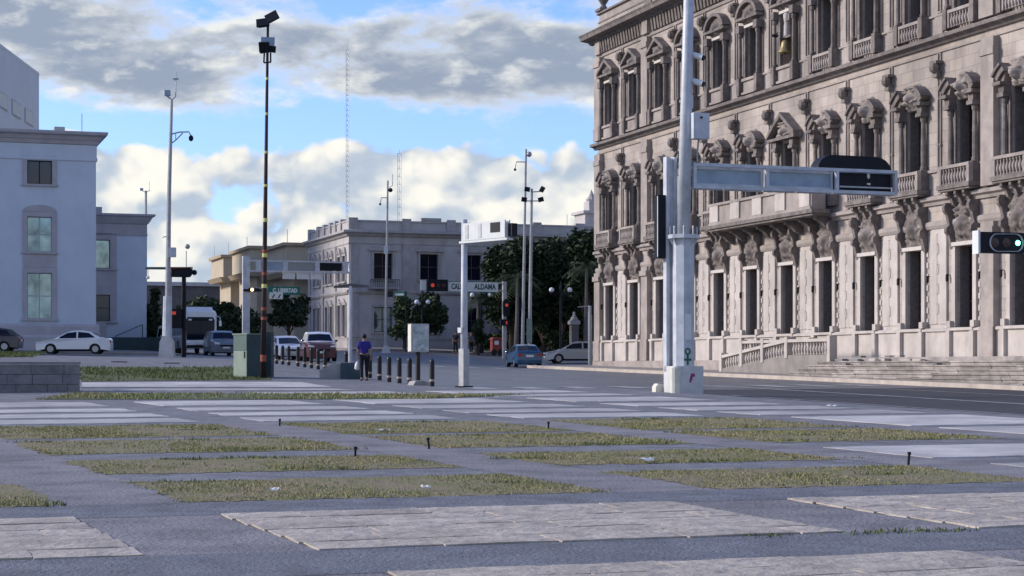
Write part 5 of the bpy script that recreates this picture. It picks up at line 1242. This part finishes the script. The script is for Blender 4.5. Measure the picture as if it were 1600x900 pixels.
# poster box on a post
Y = 64.2; t, zb = pole_thing('poster_box', 'grey poster box on a dark post among the bollards', 'sign', 653, 604, Y); H = lambda py: lz(py, Y, zb)
MB().tube([(0, 0, -.05), (0, 0, H(550))], .085, 10).build('post', 'bollard_black', t)
MB().prism([(-.32, -.05), (.36, -.05), (.26, .1), (.05, .17), (-.2, .14)], 'y', -.3, .3).build('footing', 'concrete', t)
b_ = box('cabinet', 'galvanised', t, -.30, .36, -.16, .2, H(550), H(506)); box('poster', 'poster', b_, -.24, .33, -.168, -.161, H(548), H(508)); box('lit_edge', 'cream_paint', b_, -.34, -.302, -.2, .1, H(549), H(507))  # the cream strip paints the light caught on the cabinet's left edge
o = t.children; t.rotation_euler.z = R(24)
# planter block
p = gpx(549, 70.6); pl_ = thing('planter_block', 'low dark teal planter block with grey sloping side near the person', 'planter', p, 0)
box('front_block', 'planter_teal', pl_, -.42, .42, 0, .6, -.1, .62)
MB().prism([(-1.25, -.1), (-.43, -.1), (-.43, .6), (-.7, .6), (-1.25, .35)], 'y', .1, .9).build('side_slope', 'concrete', pl_)
box('rim', 'concrete', pl_, -.42, .42, .0, .6, .621, .65)
# utility cabinets beside the tall pole
Y = 71.; p = gpx(385, Y); cb = thing('utility_cabinet', 'tall green utility cabinet with pale side beside the tall dark pole', 'cabinet', p, R(-48))
Hc = lz(523, Y, p.z)
box('body', 'planter_teal', cb, -.32, .62, -.38, .38, 0, Hc)
box('side_panel', 'cabinet_pale', cb, -.33, -.321, -.36, .36, .03, Hc - .05); box('door', 'cabinet_pale', cb, -.3, .6, -.395, -.381, .02, Hc * .62); box('door', 'cabinet_green', cb, -.3, .6, -.396, -.3805, Hc * .63, Hc - .02); box('handle', 'dark_metal', cb, .45, .5, -.42, -.396, Hc * .45, Hc * .6); box('roof_cap', 'cabinet_pale', cb, -.36, .66, -.42, .42, Hc, Hc + .04); box('foot', 'concrete', cb, -.36, .66, -.42, .42, -.12, -.002)
p = gpx(416, 71.6); c2_ = thing('utility_cabinet', 'narrow dark cabinet directly behind the tall banded pole', 'cabinet', p, R(-5)); h2 = lz(520, 71.6, p.z)
box('body', 'planter_teal', c2_, -.2, .24, -.2, .3, 0, h2); box('door', 'planter_teal', c2_, -.17, .21, -.212, -.201, .1, h2 - .1); box('roof_cap', 'cabinet_green', c2_, -.22, .26, -.23, .32, h2, h2 + .04)
# red vendor cart and bust on pedestal across the road
p = gpx(775, 140); rc = thing('vendor_cart', 'red vendor cart under the traffic mast across the road', 'cart', p, RF); rc.scale = (.75, .75, .85)
box('body', 'red_cart', rc, -.5, .55, -.4, .4, .35, 1.45); MB().prism([(-.6, 1.45), (.65, 1.45), (.45, 1.65), (-.4, 1.65)], 'y', -.5, .5).build('canopy', 'red_cart', rc)
for s in (-1, 1): MB().tube([(s * .35, -.45, .3), (s * .35, -.38, .3)], .3, 14).build('wheel', 'tyre', rc)
box('sign_board', 'sign_white', rc, -.3, .15, -.45, -.402, 1.0, 1.35)
p = gpx(897, 143); bu = thing('bust_monument', 'pale bust on a stepped plinth in the dark square', 'monument', p, RF); Hb = lambda y: lz(y, 143, p.z)
MB().prism([(-.42, Hb(507)), (.42, Hb(507)), (.42, Hb(502)), (.2, Hb(499)), (.12, Hb(495)), (-.12, Hb(495)), (-.2, Hb(499)), (-.42, Hb(502))], 'y', -.3, .3).build('cap', 'concrete', bu)
box('pedestal', 'dark_facade', bu, -.3, .3, -.25, .25, 0, Hb(507)); MB().lathe([(.1, 0), (.15, .1), (.06, .17), (.1, .25), (.1, .33), (.03, .4)], 10, (0, 0, Hb(495))).build('bust', 'statue_stone', bu, smooth=True)
box('step', 'dark_facade', bu, -.9, .9, -.8, .8, -.05, .5)
# green street plate on the corner building side
p = at(617, 466, 141); gt = thing('street_plate', 'small green street plate with dark signal left of the round tree', 'sign', (p.x, p.y, gz(p.x, p.y)), R(-16)); Hg = lambda y: lz(y, 141, gz(p.x, p.y))
box('plate', 'sign_green', gt, -.1, .85, -.03, .0, Hg(463), Hg(456)); box('plate_face', 'letters_white', gt, .0, .75, -.036, -.031, Hg(462), Hg(458.5)); box('signal', 'dark_metal', gt, -.75, -.2, -.1, .1, Hg(464), Hg(455)); MB().tube([(.9, .02, 0), (.9, .02, Hg(455))], .05, 6).build('post', 'dark_metal', gt); box('arm', 'dark_metal', gt, -.2, .9, -.0, .03, Hg(457), Hg(456))

# ------------------------------------------------------------------ vehicles (local +x is forward)
def profile_arch(x0, x1, zb, arches, r):
    pts = [(x0, zb)]
    for c in arches:
        for k_ in range(9):
            a = math.pi - math.pi * k_ / 8; pts.append((c + math.cos(a) * r, max(zb, .3 + math.sin(a) * r)))
    pts.append((x1, zb)); return pts
STY = {
 'sedan': dict(L=4.5, W=1.76, arch=(-1.36, 1.36), r=.36, top=[(2.25, .34), (2.27, .58), (2.12, .74), (1.2, .92), (-1.55, .98), (-2.12, 1.0), (-2.25, .86), (-2.26, .45)],
    cab=[(1.22, .9), (.42, 1.33), (.1, 1.43), (-.5, 1.45), (-1.05, 1.36), (-1.75, .98)], win=[[(.95, .96), (.36, 1.3), (-.2, 1.37), (-.2, .98)], [(-.3, .98), (-.3, 1.37), (-.95, 1.3), (-1.35, 1.02)]]),
 'hatch': dict(L=4.4, W=1.8, arch=(-1.3, 1.35), r=.37, top=[(2.18, .32), (2.22, .56), (2.05, .76), (1.15, .96), (-1.7, 1.05), (-2.1, 1.0), (-2.2, .8), (-2.18, .4)],
    cab=[(1.35, .9), (.35, 1.4), (-.05, 1.5), (-.9, 1.5), (-1.5, 1.42), (-2.0, 1.02)], win=[[(1.0, 1.0), (.32, 1.36), (-.3, 1.42), (-.3, 1.02)], [(-.4, 1.02), (-.4, 1.42), (-1.4, 1.36), (-1.65, 1.08)]]),
 'suv': dict(L=4.6, W=1.9, arch=(-1.4, 1.42), r=.42, top=[(2.28, .42), (2.32, .72), (2.22, .95), (1.25, 1.1), (-2.1, 1.15), (-2.26, .9), (-2.26, .5)],
    cab=[(1.25, 1.08), (.6, 1.62), (.3, 1.72), (-1.6, 1.72), (-2.0, 1.64), (-2.2, 1.14)], win=[[(1.0, 1.15), (.55, 1.58), (-.2, 1.62), (-.2, 1.17)], [(-.3, 1.17), (-.3, 1.62), (-1.1, 1.62), (-1.1, 1.17)], [(-1.2, 1.17), (-1.2, 1.62), (-1.85, 1.58), (-2.0, 1.2)]]),
 'pickup': dict(L=5.2, W=1.9, arch=(-1.6, 1.6), r=.44, top=[(2.5, .45), (2.58, .75), (2.5, 1.02), (1.4, 1.18), (-.9, 1.2), (-.9, 1.12), (-2.55, 1.12), (-2.6, .9), (-2.58, .55)],
    cab=[(1.4, 1.15), (.75, 1.68), (.45, 1.78), (-.5, 1.78), (-.72, 1.72), (-.88, 1.2)], win=[[(1.15, 1.22), (.7, 1.64), (.1, 1.7), (.1, 1.24)], [(0, 1.24), (0, 1.7), (-.55, 1.68), (-.72, 1.24)]]),
 'van': dict(L=5.0, W=1.95, arch=(-1.5, 1.6), r=.4, top=[(2.45, .4), (2.5, .7), (2.4, 1.0), (1.9, 1.1), (-2.4, 1.15), (-2.45, .5)],
    cab=[(2.0, 1.05), (1.4, 1.9), (1.1, 2.1), (-2.2, 2.15), (-2.35, 2.05), (-2.42, 1.1)], win=[[(1.75, 1.2), (1.35, 1.8), (.5, 1.9), (.5, 1.2)], [(.4, 1.2), (.4, 1.9), (-1.9, 1.9), (-1.9, 1.2)]]),
}
def car(name, label, cat, px, Y, heading, sty, paint, group='vehicles in the streets', dz=-.13, X=None):
    S = STY[sty]; p = gpx(px, Y, dz); t = thing(name, label, cat, p, heading, group); W = S['W']
    poly = profile_arch(S['top'][-1][0] + .03, S['top'][0][0] - .05, .22, S['arch'], S['r']) + S['top']
    n = len(poly); mb = MB(); cx, cz = 0, .62
    lay = [(-W / 2, .955), (-W / 2 + .09, 1.), (W / 2 - .09, 1.), (W / 2, .955)]; vs = []
    for y, s in lay: vs += [(cx + (q[0] - cx) * (1 - (1 - s) * .35), y * (1 if abs(q[0]) < 1.7 else 1 - .10 * (abs(q[0]) - 1.7) / .5), (cz + (q[1] - cz) * s) if q[1] > .45 else q[1]) for q in poly]
    fs = [(l * n + i, l * n + (i + 1) % n, (l + 1) * n + (i + 1) % n, (l + 1) * n + i) for l in range(3) for i in range(n)] + [tuple(range(n - 1, -1, -1)), tuple(range(3 * n, 4 * n))]
    mb.add(vs, [tuple(f) for f in fs]); body = mb.build('body', paint, t)
    box('underbody', 'tyre', t, S['top'][-1][0] + .3, S['top'][0][0] - .3, -W / 2 + .25, W / 2 - .25, .18, .6)
    cab = S['cab']; z0 = min(c[1] for c in cab); z1 = max(c[1] for c in cab); hw = lambda z: (W / 2 - .07) - .20 * (z - z0) / (z1 - z0)
    mb = MB(); m = len(cab)
    for s in (-1, 1): mb.v += [(c[0], s * hw(c[1]), c[1]) for c in cab]
    # crown line for a gently curved roof and screens
    mb.v += [(c[0] + (.05 if i == 0 else -.05 if i == m - 1 else 0), 0, c[1] + .03) for i, c in enumerate(cab)]
    for i in range(m - 1): mb.f += [(i, i + 1, 2 * m + i + 1, 2 * m + i), (2 * m + i, 2 * m + i + 1, m + i + 1, m + i)]
    mb.f += [tuple(range(m - 1, -1, -1)), tuple(range(m, 2 * m))]
    mb.build('cabin', paint, t)
    def screen(nm, a, b, sgn):
        A, B = Vector((a[0], 0, a[1])), Vector((b[0], 0, b[1])); nrm_ = Vector((-(B - A).z, 0, (B - A).x)).normalized() * (.014 if sgn > 0 else -.014)
        if nrm_.z < 0: nrm_ = -nrm_
        f = lambda u: A.lerp(B, u) + nrm_; P0, P1 = f(.14), f(.90); w0, w1 = hw(P0.z) - .1, hw(P1.z) - .09
        MB().add([(P0.x, -w0, P0.z), (P0.x + .04 * sgn, 0, P0.z + .022), (P0.x, w0, P0.z), (P1.x, -w1, P1.z), (P1.x + .03 * sgn, 0, P1.z + .026), (P1.x, w1, P1.z)], [(0, 1, 4, 3), (1, 2, 5, 4)]).build(nm, 'dark_glass', t)
    screen('windscreen', cab[0], cab[1], 1); screen('rear_window', cab[-1], cab[-2], -1)
    for s in (-1, 1):
        for wq in S['win']: MB().add([(q[0], s * (hw(q[1]) + .006), q[1]) for q in wq], [tuple(range(len(wq)))]).build('side_window', 'dark_glass', t)
        fx_ = S['top'][1][0]; rx_ = S['top'][-2][0]; zf = (S['top'][1][1] + S['top'][2][1]) / 2
        MB().prism([(s * .45, zf - .06), (s * (W / 2 - .12), zf - .02), (s * (W / 2 - .1), zf + .09), (s * .5, zf + .04)], 'x', fx_ - .22, fx_ - .03).build('headlight', 'headlight', t)
        MB().box(rx_ - .02, rx_ + .14, *sorted((s * (W / 2 - .42), s * (W / 2 - .12))), S['top'][-2][1] - .16, S['top'][-2][1] + .02).build('taillight', 'taillight', t)
        xm = S['win'][0][0][0] - .12; zm = S['win'][0][0][1] + .03; MB().ball((xm, s * (W / 2 + .06), zm), .1, 8, 6, (.6, 1, .7)).build('mirror', paint, t)
        for ax in S['arch']:
            r_ = S['r'] - .045; wh = MB(); wh.tube([(ax, s * (W / 2 - .24), r_), (ax, s * (W / 2 - .02), r_)], r_, 18); w_ = wh.build('wheel', 'tyre', t)
            ri = MB().tube([(ax, s * (W / 2 - .03), r_), (ax, s * (W / 2 - .005), r_)], r_ * .62, 14).build('rim', 'rim', w_)
    zl = .52 if sty in ('sedan', 'hatch') else .62
    box('licence_plate', 'plate', t, rx_ - .035, rx_ + .05, -.24, .24, zl + .12, zl + .26); box('licence_plate', 'plate', t, fx_ - .06, fx_ + .015, -.24, .24, zl - .14, zl - .02)
    box('grille', 'dark_metal', t, fx_ - .1, fx_ + .004, -.45, .45, zl + .0, zl + .12)
    return t
TOCAM = math.atan2(-CA, SA); AWAY = math.atan2(CA, -SA); LEFT = RF + math.pi
car('sedan', 'dark blue sedan driving away beside the palace corner', 'car', 818, 117, AWAY - R(9), 'sedan', 'paint_blue')
car('hatchback', 'silver hatchback half hidden behind the palace corner', 'car', 900, 127, LEFT - R(12), 'hatch', 'paint_silver')
car('sedan', 'white sedan parked side-on in front of the white building', 'car', 117, 113, LEFT - R(14), 'sedan', 'paint_white', dz=-.05)
car('hatchback', 'dark grey car cut off by the left edge of the picture', 'car', -22, 115, LEFT - R(14), 'hatch', 'paint_dark', dz=-.05)
pk = car('pickup', 'dark red and white pickup coming toward us behind the bollards', 'pickup', 496, 111, TOCAM - R(6), 'pickup', 'paint_red')
for ch in pk.children:
    if ch.name.startswith('cabin'): ch.data.materials[0] = MATS['paint_white']; ch['label'] = 'white cab of the pickup'
car('sedan', 'white car coming toward us left of the pickup', 'car', 447, 117, TOCAM, 'hatch', 'paint_white')
car('suv', 'grey sport utility vehicle in front of the bus', 'car', 345, 127, TOCAM, 'suv', 'paint_grey')
# bus
p = gpx(313, 133, -.13); p += 5.5 * Vector((-SA, CA, 0)); p.z = gz(p.x, p.y) - .13; bus = thing('bus', 'white city bus with dark windscreen coming toward us', 'bus', p, TOCAM, 'vehicles in the streets')
Wb, Hb_, Lb = 2.5, 3.15, 11.
def rrect(w_, h0, h1, r, n=4):
    pts = []
    for (cx, cy, a0) in ((w_ - r, h1 - r, 0), (-w_ + r, h1 - r, 90), (-w_ + .08, h0 + .08, 180), (w_ - .08, h0 + .08, 270)):
        rr_ = r if a0 < 180 else .08
        for k_ in range(n + 1): a = R(a0 + 90 * k_ / n); pts.append((cx + math.cos(a) * rr_, cy + math.sin(a) * rr_))
    return pts
mb = MB(); secs = [(-Lb / 2, .96), (-Lb / 2 + .2, 1), (Lb / 2 - .35, 1), (Lb / 2 - .1, .96), (Lb / 2, .88)]; vs = []; rp = rrect(Wb / 2, .35, Hb_, .35); n = len(rp)
for x, s in secs: vs += [(x, q[0] * s, 1.6 + (q[1] - 1.6) * s) for q in rp]
mb.add(vs, [(l * n + i, l * n + (i + 1) % n, (l + 1) * n + (i + 1) % n, (l + 1) * n + i) for l in range(4) for i in range(n)] + [tuple(range(n - 1, -1, -1)), tuple(range(4 * n, 5 * n))]); mb.build('body', 'paint_white', bus)
fx_ = Lb / 2
MB().prism([(-1.0, .95), (1.0, .95), (1.05, 2.4), (.92, 2.62), (-.92, 2.62), (-1.05, 2.4)], 'x', fx_ - .05, fx_ + .02).build('windscreen', 'dark_glass', bus)
MB().prism([(-.6, 2.34), (.6, 2.34), (.6, 2.54), (-.6, 2.54)], 'x', fx_ + .021, fx_ + .03).build('destination_board', 'dark_metal', bus)
MB().prism([(fx_ - 1.6, Hb_ - .03), (fx_ - .2, Hb_ - .1), (fx_ - .5, Hb_ + .22), (fx_ - 1.4, Hb_ + .25)], 'y', -.95, .95).build('roof_pod', 'paint_white', bus)
for s in (-1, 1):
    MB().ball((fx_ - .02, s * .86, .75), .15, 10, 8, (.4, 1, 1)).build('headlight', 'headlight', bus)
    MB().ball((fx_ + .02, s * .75, 2.42), .09, 8, 6, (.4, 1.6, .8)).build('marker_light', 'headlight', bus)
    mb = MB(); mb.tube([(fx_ - .1, s * 1.2, 2.7), (fx_ + .25, s * 1.4, 2.6), (fx_ + .25, s * 1.42, 2.3)], .03, 6); mb.box(fx_ + .2, fx_ + .3, *sorted((s * 1.33, s * 1.5)), 1.95, 2.35); mb.build('mirror', 'paint_white', bus)
    for x in (-3.2, 3.0):
        w_ = MB().tube([(x, s * 1.02, .48), (x, s * 1.26, .48)], .48, 18).build('wheel', 'tyre', bus); MB().tube([(x, s * 1.25, .48), (x, s * 1.27, .48)], .26, 14).build('rim', 'rim', w_)
    for k_ in range(6): MB().box(-4.9 + k_ * 1.6, -3.42 + k_ * 1.6, *sorted((s * 1.24, s * 1.262)), 1.3, 2.45).build('side_window', 'dark_glass', bus)
box('bumper', 'dark_metal', bus, fx_ - .1, fx_ + .06, -1.0, 1.0, .38, .58); box('licence_plate', 'plate', bus, fx_ + .0, fx_ + .075, -.3, .3, .62, .82); mb = MB(); mb.box(fx_ + .021, fx_ + .03, -.01, .01, 1.02, 2.5); mb.build('screen_divider', 'dark_metal', bus)
car('van', 'pale yellow van partly hidden behind the left street pole', 'van', 268, 148, TOCAM, 'van', 'cream_paint')

# ------------------------------------------------------------------ people
def skin(name, J, E, m, parent, root, sub=1):
    names_ = list(J); me = bpy.data.meshes.new(name); me.from_pydata([J[k_][0] for k_ in names_], [(names_.index(a), names_.index(b)) for a, b in E], []); me.materials.append(MATS[m])
    o = link(name, me, parent); md = o.modifiers.new('skin', 'SKIN'); md.use_smooth_shade = True
    for i, k_ in enumerate(names_):
        r_ = J[k_][1]; sv = me.skin_vertices[0].data[i]; sv.radius = r_ if isinstance(r_, tuple) else (r_, r_); sv.use_root = (k_ == root)
    s_ = o.modifiers.new('sub', 'SUBSURF'); s_.levels = sub; s_.render_levels = sub + 1
    return o
def person(label, p, heading, h, shirt, trousers, stride, group, bag=None, look=0.):
    """walking figure facing local +y; skeleton grown with a skin surface"""
    t = thing('person', label, 'person', p, heading, group); k_ = h / 1.72; S = lambda x, y, z: (x * k_, y * k_, z * k_)
    f = stride
    J = {'pel': (S(0, 0, .95), (.135, .10)), 'waist': (S(0, .01, 1.10), (.135, .095)), 'chest': (S(0, .0, 1.30), (.165, .11)), 'neckb': (S(0, -.01, 1.45), (.09, .075)), 'neck': (S(0, .01, 1.50), .052), 'jaw': (S(0, .03, 1.555), (.062, .07)), 'head': (S(0, .02, 1.63), (.075, .092)), 'crown': (S(0, .005, 1.69), (.055, .07))}
    E = [('pel', 'waist'), ('waist', 'chest'), ('chest', 'neckb'), ('neckb', 'neck'), ('neck', 'jaw'), ('jaw', 'head'), ('head', 'crown')]
    for s, n_ in ((-1, 'L'), (1, 'R')):
        a = f * s; b = -f * s * .7
        J.update({n_ + 'sh': (S(s * .185, -.01, 1.40), .062), n_ + 'el': (S(s * .235, b * .35 - .02, 1.12), .043), n_ + 'wr': (S(s * .245, b * .8 + .05, .88), .028), n_ + 'pa': (S(s * .245, b * .9 + .07, .81), (.022, .038)),
                  n_ + 'hip': (S(s * .095, .0, .90), .09), n_ + 'kn': (S(s * .10, a * .5 + .03, .50), .058), n_ + 'an': (S(s * .10, a - .02, .09), .038), n_ + 'he': (S(s * .10, a - .05, .035), .036), n_ + 'to': (S(s * .115, a + .15, .03), (.042, .026))})
        E += [('chest', n_ + 'sh'), (n_ + 'sh', n_ + 'el'), (n_ + 'el', n_ + 'wr'), (n_ + 'wr', n_ + 'pa'), ('pel', n_ + 'hip'), (n_ + 'hip', n_ + 'kn'), (n_ + 'kn', n_ + 'an'), (n_ + 'an', n_ + 'he'), (n_ + 'an', n_ + 'to')]
        for i in range(4):
            y0 = b * .9 + .045 + i * .019
            J[n_ + 'f%d' % i] = (S(s * .245, y0, .765), .0085); J[n_ + 'g%d' % i] = (S(s * .236, y0 + .006, .73 + (i in (0, 3)) * .008), .0075); E += [(n_ + 'pa', n_ + 'f%d' % i), (n_ + 'f%d' % i, n_ + 'g%d' % i)]
        J[n_ + 'th'] = (S(s * .222, b * .9 + .115, .80), .0095); J[n_ + 'ti'] = (S(s * .215, b * .9 + .125, .765), .008); E += [(n_ + 'pa', n_ + 'th'), (n_ + 'th', n_ + 'ti')]
    body = skin('body', J, E, 'skin', t, 'pel')
    # clothes grown over the same joints
    def sub(keys, g, over=None):
        D = {q: (J[q][0], tuple(r_ + g for r_ in J[q][1]) if isinstance(J[q][1], tuple) else J[q][1] + g) for q in keys}
        if over: D.update(over)
        return D
    over = {}
    for s, n_ in ((-1, 'L'), (1, 'R')):
        a_, b_ = Vector(J[n_ + 'sh'][0]), Vector(J[n_ + 'el'][0]); over[n_ + 'sl'] = (tuple(a_.lerp(b_, .85)), .066)
    skin('shirt', sub(['pel', 'waist', 'chest', 'neckb', 'Lsh', 'Rsh'], .024, over), [('pel', 'waist'), ('waist', 'chest'), ('chest', 'neckb'), ('chest', 'Lsh'), ('chest', 'Rsh'), ('Lsh', 'Lsl'), ('Rsh', 'Rsl')], shirt, t, 'pel')
    skin('trousers', sub(['pel', 'Lhip', 'Rhip', 'Lkn', 'Rkn', 'Lan', 'Ran'], .022), [('pel', 'Lhip'), ('pel', 'Rhip'), ('Lhip', 'Lkn'), ('Rhip', 'Rkn'), ('Lkn', 'Lan'), ('Rkn', 'Ran')], trousers, t, 'pel')
    for n_ in 'LR':
        skin('shoe', sub([n_ + 'he', n_ + 'to'], .014), [(n_ + 'he', n_ + 'to')], 'cloth_dark', t, n_ + 'he')
    MB().ball(S(0, -.012, 1.665), .105 * k_, 12, 8, (.86, 1.0, .88)).build('hair', 'hair', t, smooth=True)
    MB().ball(S(0, .118, 1.612), .017 * k_, 8, 6, (.8, 1.2, 1.3)).build('nose', 'skin', t, smooth=True)
    for s in (-1, 1):
        MB().ball(S(s * .032, .108, 1.632), .011 * k_, 6, 5).build('eye', 'hair', t); MB().ball(S(s * .085, .015, 1.615), .026 * k_, 8, 6, (.4, .8, 1.2)).build('ear', 'skin', t)
    if bag:
        w_ = J['Lpa'][0]; M = Matrix.Translation(p) @ Matrix.Rotation(heading, 4, 'Z'); q = M @ Vector(w_)
        b_ = thing('shopping_bag', 'white plastic shopping bag in the walking person\'s left hand', 'bag', q, heading)
        mb = MB(); mb.tube([(0, .0, -.42), (0, 0, -.36), (0, 0, -.2), (0, 0, -.1)], [.06, .12, .10, .04], 8); mb.build('bag_body', 'bag_plastic', b_, smooth=True)
        MB().tube([(0, -.03, -.11), (0, -.035, -.02), (0, .0, .0), (0, .035, -.02), (0, .03, -.11)], .006, 5).build('handle', 'bag_plastic', b_)
    return t
person('person in a blue T-shirt and dark trousers walking away with a white bag', gpx(569, 69.0), R(6), 1.74, 'shirt_blue', 'cloth_dark', .17, None, True)
person('person in dark clothes standing across the road left of the slim pole', gpx(712, 142, .02), R(160), 1.7, 'cloth_dark', 'cloth_dark', .05, 'people across the road')
person('person in grey standing across the road right of the slim pole', gpx(736, 143, .02), R(200), 1.66, 'cloth_grey', 'cloth_dark', .06, 'people across the road')
